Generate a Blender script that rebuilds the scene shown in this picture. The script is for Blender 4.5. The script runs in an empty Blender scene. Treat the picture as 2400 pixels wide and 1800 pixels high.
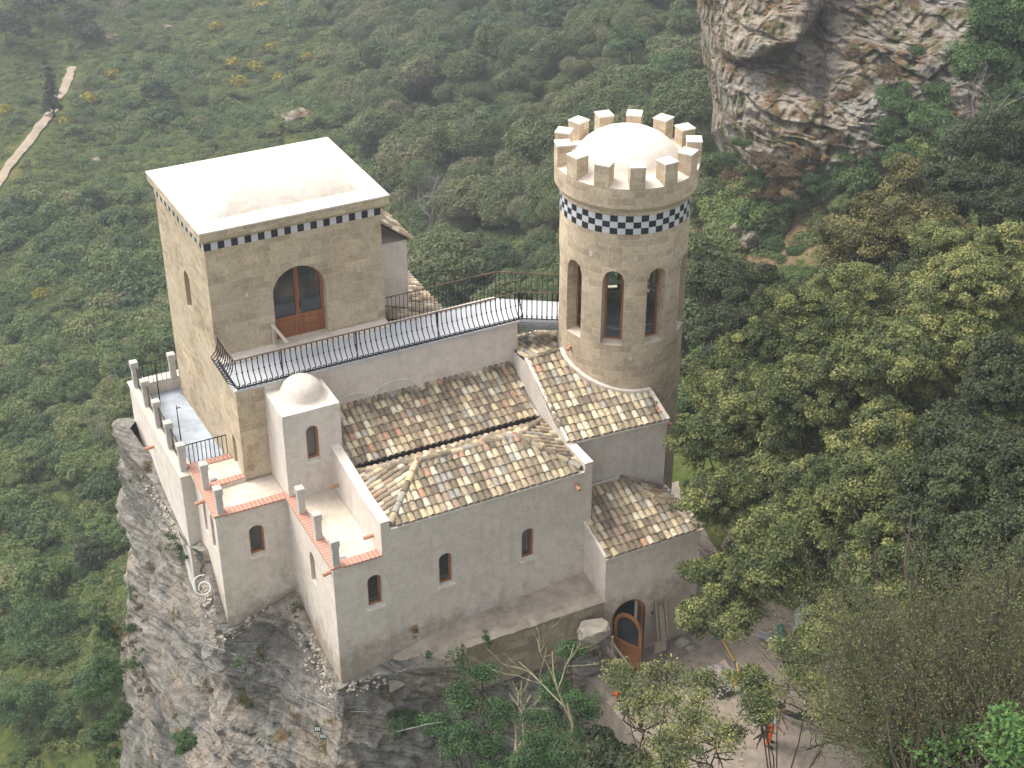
import bpy, bmesh, math, random
import numpy as np
from mathutils import Vector, Matrix, noise
from mathutils.geometry import tessellate_polygon

# ------------------------------------------------------------------ camera
scene = bpy.context.scene
FPX = 3650.0; TH = math.radians(32.0); AL = math.radians(26.6)
CAM = np.array([-10.9, -33.04, 33.0])
cd = bpy.data.cameras.new('camera'); cam = bpy.data.objects.new('camera', cd)
scene.collection.objects.link(cam)
cam.location = CAM; cam.rotation_euler = (math.radians(58.0), 0, -AL)
cd.sensor_width = 36.0; cd.lens = 36.0*FPX/2400.0; cd.clip_end = 2000; cd.clip_start = 0.5
scene.camera = cam
scene.render.resolution_x = 1024; scene.render.resolution_y = 768
# ------------------------------------------------------------------ world, sun, exposure
SUN_EL, SUN_AZ = 58.0, 130.0          # azimuth: where the sun stands, degrees from +x towards +y
world = bpy.data.worlds.new("World"); scene.world = world; world.use_nodes = True
wn = world.node_tree; bg = wn.nodes['Background']
sky = wn.nodes.new('ShaderNodeTexSky'); sky.sky_type = 'NISHITA'; sky.sun_disc = False
sky.sun_elevation = math.radians(SUN_EL); sky.sun_rotation = math.radians(90-SUN_AZ)
sky.air_density = 1.0; sky.dust_density = 6.0; sky.ozone_density = 1.0; sky.altitude = 700
hsv = wn.nodes.new('ShaderNodeHueSaturation'); hsv.inputs['Saturation'].default_value = 0.22   # hazy, whitened sky
wn.links.new(sky.outputs[0], hsv.inputs['Color']); wn.links.new(hsv.outputs[0], bg.inputs[0]); bg.inputs[1].default_value = 0.15
sd = bpy.data.lights.new('sun', 'SUN'); sd.energy = 1.15; sd.angle = math.radians(30); sd.color = (1.0, 0.92, 0.80)
sun = bpy.data.objects.new('sun', sd); scene.collection.objects.link(sun)
_d = Vector((math.cos(math.radians(SUN_AZ))*math.cos(math.radians(SUN_EL)), math.sin(math.radians(SUN_AZ))*math.cos(math.radians(SUN_EL)), math.sin(math.radians(SUN_EL))))
sun.rotation_euler = _d.to_track_quat('Z', 'Y').to_euler()
sun.location = (0, 0, 60)
scene.view_settings.view_transform = 'Standard'; scene.view_settings.look = 'None'
scene.view_settings.exposure = 1.32; scene.view_settings.gamma = 1.0
scene.cycles.max_bounces = 5; scene.cycles.diffuse_bounces = 3; scene.cycles.transparent_max_bounces = 8
scene.cycles.volume_bounces = 0

# ------------------------------------------------------------------ measuring helpers: a pixel of the photograph + one known coordinate -> a point
_r = np.array([math.cos(AL), -math.sin(AL), 0]); _f = np.array([math.sin(AL), math.cos(AL), 0])
_fw = _f*math.cos(TH)+np.array([0, 0, -math.sin(TH)]); _up = np.cross(_r, _fw)
def ray(u, v): return _r*(u-1200)/FPX+_up*(900-v)/FPX+_fw
def at(u, v, x=None, y=None, z=None):
    d = ray(u, v)
    i, val = (0, x) if x is not None else (1, y) if y is not None else (2, z)
    return Vector(CAM+d*((val-CAM[i])/d[i]))
def at_d(u, v, D):
    d = ray(u, v); return Vector(CAM+d/np.linalg.norm(d)*D)

# ------------------------------------------------------------------ tagging
def tag(o, label=None, cat=None, group=None, kind=None):
    if label: o['label'] = label
    if cat: o['category'] = cat
    if group: o['group'] = group
    if kind: o['kind'] = kind
    return o
def empty(name, loc, label, cat, group=None, rz=0):
    o = bpy.data.objects.new(name, None); scene.collection.objects.link(o)
    o.location = loc; o.rotation_euler = (0, 0, rz); o.empty_display_size = 0.3
    return tag(o, label, cat, group)
def copy_tree(o, parent=None):
    c = o.copy(); scene.collection.objects.link(c); c.parent = parent
    for ch in [k for k in bpy.data.objects if k.parent == o]: copy_tree(ch, c)
    return c

# ------------------------------------------------------------------ materials
def new_mat(name):
    m = bpy.data.materials.new(name); m.use_nodes = True
    nt = m.node_tree; b = nt.nodes['Principled BSDF']; b.inputs['Roughness'].default_value = 0.85
    b.inputs['Specular IOR Level'].default_value = 0.25
    return m, nt, b
def N(nt, t, **k):
    n = nt.nodes.new(t)
    for a, v in k.items():
        if a in n.inputs.keys(): n.inputs[a].default_value = v
        else: setattr(n, a, v)
    return n
def ramp(nt, stops, interp='LINEAR'):
    n = nt.nodes.new('ShaderNodeValToRGB'); cr = n.color_ramp; cr.interpolation = interp
    while len(cr.elements) < len(stops): cr.elements.new(0.5)
    for e, (p, c) in zip(cr.elements, stops): e.position = p; e.color = (*c, 1)
    return n
def L(nt, a, b): nt.links.new(a, b)
def mixc(nt, fac, a, b, mode='MIX'):
    n = nt.nodes.new('ShaderNodeMix'); n.data_type = 'RGBA'; n.blend_type = mode
    for i, s in ((0, fac), (6, a), (7, b)):
        if hasattr(s, 'is_output'): nt.links.new(s, n.inputs[i])
        elif isinstance(s, (int, float)): n.inputs[i].default_value = s
        else: n.inputs[i].default_value = (*s, 1)
    return n.outputs[2]
def noise_tex(nt, co, scale, detail=5, rough=0.6, dist=0.0):
    n = N(nt, 'ShaderNodeTexNoise'); n.inputs['Scale'].default_value = scale
    n.inputs['Detail'].default_value = detail; n.inputs['Roughness'].default_value = rough
    n.inputs['Distortion'].default_value = dist
    if co: L(nt, co, n.inputs['Vector'])
    return n.outputs['Fac']
def coord(nt, which='Object', scale=None):
    t = nt.nodes.new('ShaderNodeTexCoord'); o = t.outputs[which]
    if scale:
        m = nt.nodes.new('ShaderNodeMapping'); m.inputs['Scale'].default_value = scale; L(nt, o, m.inputs[0]); o = m.outputs[0]
    return o
def bump(nt, b, h, strength=0.4, dist=0.02):
    n = nt.nodes.new('ShaderNodeBump'); n.inputs['Strength'].default_value = strength; n.inputs['Distance'].default_value = dist
    L(nt, h, n.inputs['Height']); L(nt, n.outputs[0], b.inputs['Normal'])
def worldpos(nt):
    return nt.nodes.new('ShaderNodeNewGeometry').outputs['Position']
def mscale(nt, vec, s):
    m = nt.nodes.new('ShaderNodeMapping'); m.inputs['Scale'].default_value = s; L(nt, vec, m.inputs[0]); return m.outputs[0]

def plaster(name, col, col2, stain=None, zbase=None):
    m, nt, b = new_mat(name); p = worldpos(nt)
    n1 = noise_tex(nt, p, 0.7, 6, 0.65); n2 = noise_tex(nt, p, 14, 4, 0.6)
    r1 = ramp(nt, [(0.3, col), (0.75, col2)]); L(nt, n1, r1.inputs[0]); c = r1.outputs[0]
    # thin vertical runs of dirt
    sv = mscale(nt, p, (3.2, 3.2, 0.35)); n3 = noise_tex(nt, sv, 1.3, 5, 0.7)
    r3 = ramp(nt, [(0.5, (0, 0, 0)), (0.8, (1, 1, 1))]); L(nt, n3, r3.inputs[0])
    mul = N(nt, 'ShaderNodeMath', operation='MULTIPLY'); mul.inputs[1].default_value = 0.38; L(nt, r3.outputs[0], mul.inputs[0])
    c = mixc(nt, mul.outputs[0], c, tuple(x*0.62 for x in col))
    vk = N(nt, 'ShaderNodeTexVoronoi', feature='DISTANCE_TO_EDGE'); vk.inputs['Scale'].default_value = .42      # hairline cracks and trowelled repair patches
    kd = N(nt, 'ShaderNodeTexNoise'); kd.inputs['Scale'].default_value = 1.7; kd.inputs['Detail'].default_value = 6; L(nt, p, kd.inputs['Vector'])
    ka = N(nt, 'ShaderNodeVectorMath', operation='MULTIPLY_ADD'); L(nt, kd.outputs['Color'], ka.inputs[0]); ka.inputs[1].default_value = (.9, .9, .9); L(nt, p, ka.inputs[2]); L(nt, ka.outputs[0], vk.inputs['Vector'])
    kr_ = ramp(nt, [(0.0, (.80, .79, .78)), (0.006, (1, 1, 1))]); L(nt, vk.outputs['Distance'], kr_.inputs[0]); c = mixc(nt, .8, c, kr_.outputs[0], 'MULTIPLY')
    kp = ramp(nt, [(.44, (.90, .89, .88)), (.52, (1, 1, 1)), (.66, (1.05, 1.045, 1.03))]); L(nt, noise_tex(nt, p, 2.6, 7, .7, .8), kp.inputs[0]); c = mixc(nt, .9, c, kp.outputs[0], 'MULTIPLY')
    if zbase is not None:   # splash-back dirt along the foot of the wall
        sp = N(nt, 'ShaderNodeSeparateXYZ'); L(nt, p, sp.inputs[0])
        n4 = noise_tex(nt, p, 1.25, 7, 0.72)
        a = N(nt, 'ShaderNodeMath', operation='MULTIPLY_ADD'); a.inputs[1].default_value = 4.2; L(nt, n4, a.inputs[0]); a.inputs[2].default_value = zbase-1.5
        s = N(nt, 'ShaderNodeMath', operation='SUBTRACT'); L(nt, a.outputs[0], s.inputs[0]); L(nt, sp.outputs[2], s.inputs[1])
        mr = N(nt, 'ShaderNodeMapRange'); mr.inputs[1].default_value = -0.1; mr.inputs[2].default_value = 0.9; mr.inputs[4].default_value = 0.75
        L(nt, s.outputs[0], mr.inputs[0]); c = mixc(nt, mr.outputs[0], c, stain or (0.24, 0.19, 0.14))
    L(nt, c, b.inputs['Base Color'])
    bump(nt, b, n2, 0.35, 0.012); b.inputs['Roughness'].default_value = 0.9
    return m

def ashlar(name, c1, c2, mortar, bw=0.42, bh=0.24, rough=False, patch=None, ms=0.010):
    m, nt, b = new_mat(name); uv = coord(nt, 'UV'); p = worldpos(nt)
    nd = N(nt, 'ShaderNodeTexNoise'); nd.inputs['Scale'].default_value = 1.6; nd.inputs['Detail'].default_value = 3; L(nt, p, nd.inputs['Vector'])
    add = N(nt, 'ShaderNodeVectorMath', operation='MULTIPLY_ADD'); L(nt, nd.outputs['Color'], add.inputs[0])
    add.inputs[1].default_value = (0.16, 0.10, 0) if rough else (0.05, 0.035, 0); L(nt, uv, add.inputs[2])
    br = N(nt, 'ShaderNodeTexBrick'); L(nt, add.outputs[0], br.inputs['Vector'])
    br.inputs['Scale'].default_value = 1.0; br.inputs['Brick Width'].default_value = bw; br.inputs['Row Height'].default_value = bh
    br.inputs['Mortar Size'].default_value = ms; br.inputs['Mortar Smooth'].default_value = 0.6; br.inputs['Bias'].default_value = 0.0
    br.offset = 0.43; br.squash = 0.8; br.squash_frequency = 3
    br.inputs['Color1'].default_value = (*c1, 1); br.inputs['Color2'].default_value = (*c2, 1); br.inputs['Mortar'].default_value = (*mortar, 1)
    n1 = noise_tex(nt, p, 0.9, 6, 0.7); n2 = noise_tex(nt, p, 9, 6, 0.7); n5 = noise_tex(nt, mscale(nt, p, (2.5, 2.5, 0.5)), 1.1, 4, 0.6)
    r = ramp(nt, [(0.30, (0.66, 0.62, 0.56)), (0.5, (0.98, 0.97, 0.95)), (0.70, (1.26, 1.23, 1.16))]); L(nt, n1, r.inputs[0])
    c = mixc(nt, 0.8, br.outputs[0], r.outputs[0], 'MULTIPLY')
    r2 = ramp(nt, [(0.3, (0.72, 0.70, 0.68)), (0.6, (1.08, 1.08, 1.06))]); L(nt, n2, r2.inputs[0])
    c = mixc(nt, 0.75, c, r2.outputs[0], 'MULTIPLY')
    if patch:   # areas where the joints have been smeared over with mortar
        r4 = ramp(nt, [(0.46, (0, 0, 0)), (0.6, (1, 1, 1))]); L(nt, noise_tex(nt, p, 0.55, 5, 0.6, 0.6), r4.inputs[0])
        mm = N(nt, 'ShaderNodeMath', operation='MULTIPLY'); mm.inputs[1].default_value = 0.5; L(nt, r4.outputs[0], mm.inputs[0])
        pc = mixc(nt, 0.6, patch, r2.outputs[0], 'MULTIPLY'); c = mixc(nt, mm.outputs[0], c, pc)
    L(nt, c, b.inputs['Base Color'])
    hh = N(nt, 'ShaderNodeMath', operation='MULTIPLY_ADD'); hh.inputs[1].default_value = -0.8; L(nt, br.outputs['Fac'], hh.inputs[0]); L(nt, n2, hh.inputs[2])
    bump(nt, b, hh.outputs[0], 0.8 if rough else 0.5, 0.05 if rough else 0.02)
    b.inputs['Roughness'].default_value = 0.95
    return m

def simple(name, col, rough=0.7, metal=0.0, var=0.25, scale=6.0, col2=None, bmp=0.0):
    m, nt, b = new_mat(name); p = worldpos(nt)
    n = noise_tex(nt, p, scale, 5, 0.6)
    c2 = col2 or tuple(x*(1-var) for x in col)
    r = ramp(nt, [(0.35, c2), (0.65, col)]); L(nt, n, r.inputs[0]); L(nt, r.outputs[0], b.inputs['Base Color'])
    b.inputs['Roughness'].default_value = rough; b.inputs['Metallic'].default_value = metal
    if bmp: bump(nt, b, n, bmp, 0.02)
    return m

def wood(name, c1, c2):
    m, nt, b = new_mat(name); p = worldpos(nt)
    n = noise_tex(nt, mscale(nt, p, (22, 22, 1.6)), 1.0, 4, 0.6)
    r = ramp(nt, [(0.3, c1), (0.7, c2)]); L(nt, n, r.inputs[0]); L(nt, r.outputs[0], b.inputs['Base Color']); b.inputs['Roughness'].default_value = 0.5
    bump(nt, b, n, 0.15, 0.004); return m

def leafmat(name, stops, trans=0.35, objvar=False, sat=1.0):
    m, nt, b = new_mat(name)
    a = N(nt, 'ShaderNodeAttribute', attribute_name='tint'); src = a.outputs['Fac']
    r = ramp(nt, stops)
    if objvar:
        oi = N(nt, 'ShaderNodeObjectInfo')
        ad = N(nt, 'ShaderNodeMath', operation='MULTIPLY_ADD'); ad.inputs[1].default_value = 0.45; L(nt, src, ad.inputs[0])
        ml = N(nt, 'ShaderNodeMath', operation='MULTIPLY'); ml.inputs[1].default_value = 0.55; L(nt, oi.outputs['Random'], ml.inputs[0]); L(nt, ml.outputs[0], ad.inputs[2])
        src = ad.outputs[0]
    L(nt, src, r.inputs[0]); L(nt, r.outputs[0], b.inputs['Base Color'])
    b.inputs['Roughness'].default_value = 0.6; b.inputs['Specular IOR Level'].default_value = 0.3
    tr = nt.nodes.new('ShaderNodeBsdfTranslucent'); L(nt, r.outputs[0], tr.inputs[0])
    mx = nt.nodes.new('ShaderNodeMixShader'); mx.inputs[0].default_value = trans
    L(nt, b.outputs[0], mx.inputs[1]); L(nt, tr.outputs[0], mx.inputs[2]); L(nt, mx.outputs[0], nt.nodes['Material Output'].inputs[0])
    return m

def rockmat(name, warm=0.35, scale=1.0, veg=0.4):
    m, nt, b = new_mat(name); p = worldpos(nt)
    q = mscale(nt, p, (0.9*scale, 0.9*scale, 3.4*scale))
    rot = nt.nodes.new('ShaderNodeMapping'); rot.inputs['Rotation'].default_value = (0.20, -0.28, 0); L(nt, p, rot.inputs[0])
    q = mscale(nt, rot.outputs[0], (1.0*scale, 1.0*scale, 2.7*scale))
    ns = noise_tex(nt, q, 1.5, 9, 0.76, 0.35)
    nb = noise_tex(nt, p, 0.45*scale, 5, 0.6, 0.5); nf = noise_tex(nt, p, 7*scale, 8, 0.75)
    v = N(nt, 'ShaderNodeTexVoronoi', feature='DISTANCE_TO_EDGE'); v.inputs['Scale'].default_value = 2.3*scale
    nd = N(nt, 'ShaderNodeTexNoise'); nd.inputs['Scale'].default_value = 1.4*scale; L(nt, p, nd.inputs['Vector'])
    ad = N(nt, 'ShaderNodeVectorMath', operation='MULTIPLY_ADD'); L(nt, nd.outputs['Color'], ad.inputs[0]); ad.inputs[1].default_value = (1.2, 1.2, 1.2); L(nt, q, ad.inputs[2]); L(nt, ad.outputs[0], v.inputs['Vector'])
    grey = ramp(nt, [(0.28, (0.10, 0.094, 0.084)), (0.42, (0.195, 0.183, 0.162)), (0.55, (0.285, 0.268, 0.237)), (0.72, (0.41, 0.385, 0.34))]); L(nt, ns, grey.inputs[0])
    tan = ramp(nt, [(0.28, (0.18, 0.15, 0.12)), (0.45, (0.29, 0.245, 0.195)), (0.6, (0.37, 0.32, 0.26)), (0.75, (0.46, 0.41, 0.35))]); L(nt, ns, tan.inputs[0])
    tm = ramp(nt, [(0.52-warm*0.25, (0, 0, 0)), (0.66-warm*0.25, (1, 1, 1))]); L(nt, nb, tm.inputs[0])
    c = mixc(nt, tm.outputs[0], grey.outputs[0], tan.outputs[0])
    cr = ramp(nt, [(0.0, (0.30, 0.29, 0.28)), (0.035, (1, 1, 1))]); L(nt, v.outputs['Distance'], cr.inputs[0])
    c = mixc(nt, 0.65, c, cr.outputs[0], 'MULTIPLY')
    rf = ramp(nt, [(0.3, (0.7, 0.7, 0.7)), (0.5, (1, 1, 1)), (0.75, (1.25, 1.23, 1.2))]); L(nt, nf, rf.inputs[0])
    c = mixc(nt, 0.8, c, rf.outputs[0], 'MULTIPLY')
    # bedding planes: thin dark and pale lines that dip gently
    bq = mscale(nt, rot.outputs[0], (0.30*scale, 0.30*scale, 8.5*scale)); nbd = noise_tex(nt, bq, 1.0, 6, 0.65, 0.25)
    bl_ = ramp(nt, [(0.36, (0.45, 0.44, 0.43)), (0.44, (0.95, 0.95, 0.95)), (0.56, (1.0, 1.0, 1.0)), (0.64, (1.28, 1.26, 1.22)), (0.70, (0.75, 0.74, 0.72))]); L(nt, nbd, bl_.inputs[0])
    c = mixc(nt, 0.85, c, bl_.outputs[0], 'MULTIPLY')
    # dry grass and moss that has taken hold in patches
    vm = ramp(nt, [(0.60-veg*0.16, (0, 0, 0)), (0.68-veg*0.12, (1, 1, 1))]); n7 = noise_tex(nt, p, 1.1*scale, 7, 0.7, 0.4); L(nt, n7, vm.inputs[0])
    n8 = noise_tex(nt, p, 2.4*scale, 3, 0.6); vc = ramp(nt, [(0.36, (0.05, 0.075, 0.022)), (0.5, (0.10, 0.085, 0.035)), (0.62, (0.17, 0.095, 0.045))]); L(nt, n8, vc.inputs[0])
    vcc = mixc(nt, 0.9, vc.outputs[0], rf.outputs[0], 'MULTIPLY')
    c = mixc(nt, vm.outputs[0], c, vcc)
    L(nt, c, b.inputs['Base Color']); b.inputs['Roughness'].default_value = 0.95; b.inputs['Specular IOR Level'].default_value = 0.1
    h = N(nt, 'ShaderNodeMath', operation='ADD'); L(nt, nbd, h.inputs[0]); L(nt, nf, h.inputs[1]); bump(nt, b, h.outputs[0], 1.0, 0.10/scale)
    return m

def tilemat():
    m, nt, b = new_mat('old_clay_tile'); a = N(nt, 'ShaderNodeAttribute', attribute_name='tint'); p = worldpos(nt)
    r = ramp(nt, [(0.0, (0.19, 0.155, 0.11)), (0.13, (0.255, 0.205, 0.145)), (0.30, (0.33, 0.27, 0.185)), (0.45, (0.42, 0.34, 0.235)), (0.55, (0.33, 0.305, 0.265)),
                  (0.63, (0.54, 0.44, 0.28)), (0.76, (0.60, 0.53, 0.40)), (0.90, (0.36, 0.265, 0.195)), (0.975, (0.44, 0.255, 0.17))], 'CONSTANT')
    L(nt, a.outputs['Fac'], r.inputs[0])
    n = noise_tex(nt, p, 7.5, 7, 0.75, 0.6); n2 = noise_tex(nt, p, 24, 4, 0.7)
    r2 = ramp(nt, [(0.36, (0.42, 0.43, 0.44)), (0.47, (0.9, 0.9, 0.9)), (0.62, (1.12, 1.1, 1.05))]); L(nt, n, r2.inputs[0])
    c = mixc(nt, 0.85, r.outputs[0], r2.outputs[0], 'MULTIPLY')
    r3 = ramp(nt, [(0.62, (0, 0, 0)), (0.72, (1, 1, 1))]); L(nt, noise_tex(nt, p, 11, 5, 0.7), r3.inputs[0])
    mu = N(nt, 'ShaderNodeMath', operation='MULTIPLY'); mu.inputs[1].default_value = 0.5; L(nt, r3.outputs[0], mu.inputs[0])
    c = mixc(nt, mu.outputs[0], c, (0.47, 0.45, 0.40))
    L(nt, c, b.inputs['Base Color']); bump(nt, b, n2, 0.4, 0.01); b.inputs['Roughness'].default_value = 0.95
    return m

M = {}
M['plaster'] = plaster('grey_pink_plaster', (0.62, 0.545, 0.475), (0.69, 0.615, 0.545), zbase=1.75, stain=(0.25, 0.195, 0.145))
M['plaster_up'] = plaster('pale_plaster', (0.62, 0.56, 0.495), (0.69, 0.63, 0.565))
M['white'] = plaster('cream_lime_coating', (0.66, 0.595, 0.51), (0.72, 0.66, 0.58))
M['dome'] = plaster('dome_coating', (0.66, 0.585, 0.50), (0.71, 0.64, 0.56))
M['cream'] = plaster('cream_floor', (0.56, 0.49, 0.395), (0.64, 0.57, 0.47))
M['walk_floor'] = simple('pale_grey_screed', (0.55, 0.56, 0.58), 0.8, var=0.2, scale=1.2)
M['blue_floor'] = simple('blue_grey_screed', (0.42, 0.47, 0.53), 0.8, var=0.3, scale=2.2)
M['stone'] = ashlar('tuff_ashlar', (0.56, 0.465, 0.335), (0.40, 0.32, 0.225), (0.56, 0.49, 0.38), patch=(0.50, 0.425, 0.32))
M['stone_round'] = ashlar('tuff_ashlar_round', (0.575, 0.475, 0.35), (0.44, 0.35, 0.25), (0.60, 0.52, 0.405), ms=0.014)
M['stone_rough'] = ashlar('rough_tuff', (0.54, 0.445, 0.315), (0.36, 0.285, 0.19), (0.60, 0.52, 0.40), bw=0.34, bh=0.17, rough=True, patch=(0.56, 0.48, 0.36))
M['rubble'] = ashlar('rubble_wall', (0.40, 0.34, 0.25), (0.27, 0.225, 0.165), (0.33, 0.28, 0.21), bw=0.45, bh=0.26, rough=True)
M['black_tile'] = simple('glazed_black_tile', (0.025, 0.027, 0.035), 0.3, var=0.3, scale=9)
M['white_tile'] = simple('glazed_white_tile', (0.60, 0.60, 0.62), 0.3, var=0.12, scale=9)
M['brick'] = None
M['wood'] = wood('varnished_wood', (0.20, 0.075, 0.03), (0.36, 0.15, 0.06))
M['oldwood'] = wood('weathered_wood', (0.20, 0.15, 0.11), (0.38, 0.30, 0.23))
M['iron'] = simple('black_iron', (0.022, 0.022, 0.024), 0.5, 0.4, var=0.4)
M['rust'] = simple('rusty_rail', (0.22, 0.12, 0.07), 0.8, 0.1, scale=2.0, col2=(0.06, 0.05, 0.045))
M['steel'] = simple('grey_steel', (0.36, 0.37, 0.38), 0.5, 0.5, var=0.3)
M['terracotta'] = simple('terracotta', (0.55, 0.27, 0.17), 0.85, var=0.3, scale=12)
M['lead'] = simple('dark_gutter', (0.055, 0.052, 0.05), 0.7, var=0.4)
M['post'] = simple('grey_stone_post', (0.50, 0.48, 0.44), 0.9, var=0.18, scale=5, bmp=0.2)
M['tile'] = tilemat()
M['mortar'] = simple('ridge_mortar', (0.42, 0.37, 0.29), 0.95, var=0.3, scale=8, bmp=0.4)
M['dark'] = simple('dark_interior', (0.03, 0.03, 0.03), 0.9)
M['rock'] = rockmat('limestone_cliff', 0.08, 1.0, 0.25)
M['rock_warm'] = rockmat('warm_limestone', 0.45, 0.6, 0.85)
M['dirt'] = simple('courtyard_dirt', (0.30, 0.25, 0.20), 0.95, var=0.35, scale=3.0, bmp=0.5)
M['soil'] = simple('dusty_soil', (0.42, 0.355, 0.285), 0.95, var=0.35, scale=2.2, bmp=0.6)
M['concrete'] = simple('pale_concrete', (0.42, 0.37, 0.31), 0.95, var=0.3, scale=2.5, bmp=0.3)
M['bark'] = simple('bark', (0.10, 0.075, 0.055), 0.95, var=0.5, scale=9, bmp=0.5)
M['greybark'] = simple('grey_bark', (0.27, 0.245, 0.21), 0.95, var=0.45, scale=9, bmp=0.5)
M['lichenbark'] = simple('lichen_bark', (0.38, 0.34, 0.20), 0.95, var=0.55, scale=14, bmp=0.5)
M['plastic_white'] = simple('white_hose', (0.75, 0.75, 0.72), 0.5, var=0.1)
M['cable'] = simple('steel_cable', (0.34, 0.34, 0.33), 0.5, 0.3)

def brickmat():
    m, nt, b = new_mat('red_paving_brick'); uv = coord(nt, 'UV'); p = worldpos(nt)
    br = N(nt, 'ShaderNodeTexBrick'); L(nt, uv, br.inputs['Vector']); br.inputs['Scale'].default_value = 1
    br.inputs['Brick Width'].default_value = 0.13; br.inputs['Row Height'].default_value = 0.5; br.offset = 0.0
    br.inputs['Mortar Size'].default_value = 0.010; br.inputs['Color1'].default_value = (0.44, 0.225, 0.16, 1); br.inputs['Color2'].default_value = (0.38, 0.18, 0.13, 1); br.inputs['Mortar'].default_value = (0.56, 0.42, 0.34, 1)
    n = noise_tex(nt, p, 20, 4, 0.6); r = ramp(nt, [(0.3, (0.8, 0.8, 0.8)), (0.7, (1.15, 1.15, 1.15))]); L(nt, n, r.inputs[0])
    L(nt, mixc(nt, 0.8, br.outputs[0], r.outputs[0], 'MULTIPLY'), b.inputs['Base Color']); return m
M['brick'] = brickmat()

def glassmat(name, tint, dark=True):
    m, nt, b = new_mat(name)
    if dark:
        b.inputs['Base Color'].default_value = (*tint, 1); b.inputs['Roughness'].default_value = 0.08; b.inputs['Specular IOR Level'].default_value = 0.9
    else:
        t = nt.nodes.new('ShaderNodeBsdfTransparent'); t.inputs[0].default_value = (*tint, 1)
        g = nt.nodes.new('ShaderNodeBsdfGlossy'); g.inputs['Roughness'].default_value = 0.03
        f = nt.nodes.new('ShaderNodeFresnel'); f.inputs[0].default_value = 1.6
        mx = nt.nodes.new('ShaderNodeMixShader'); L(nt, f.outputs[0], mx.inputs[0]); L(nt, t.outputs[0], mx.inputs[1]); L(nt, g.outputs[0], mx.inputs[2]); L(nt, mx.outputs[0], nt.nodes['Material Output'].inputs[0])
    return m
M['glass'] = glassmat('dark_window_glass', (0.022, 0.028, 0.034))
M['clear'] = glassmat('lantern_glass', (0.82, 0.88, 0.88), False)

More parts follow.
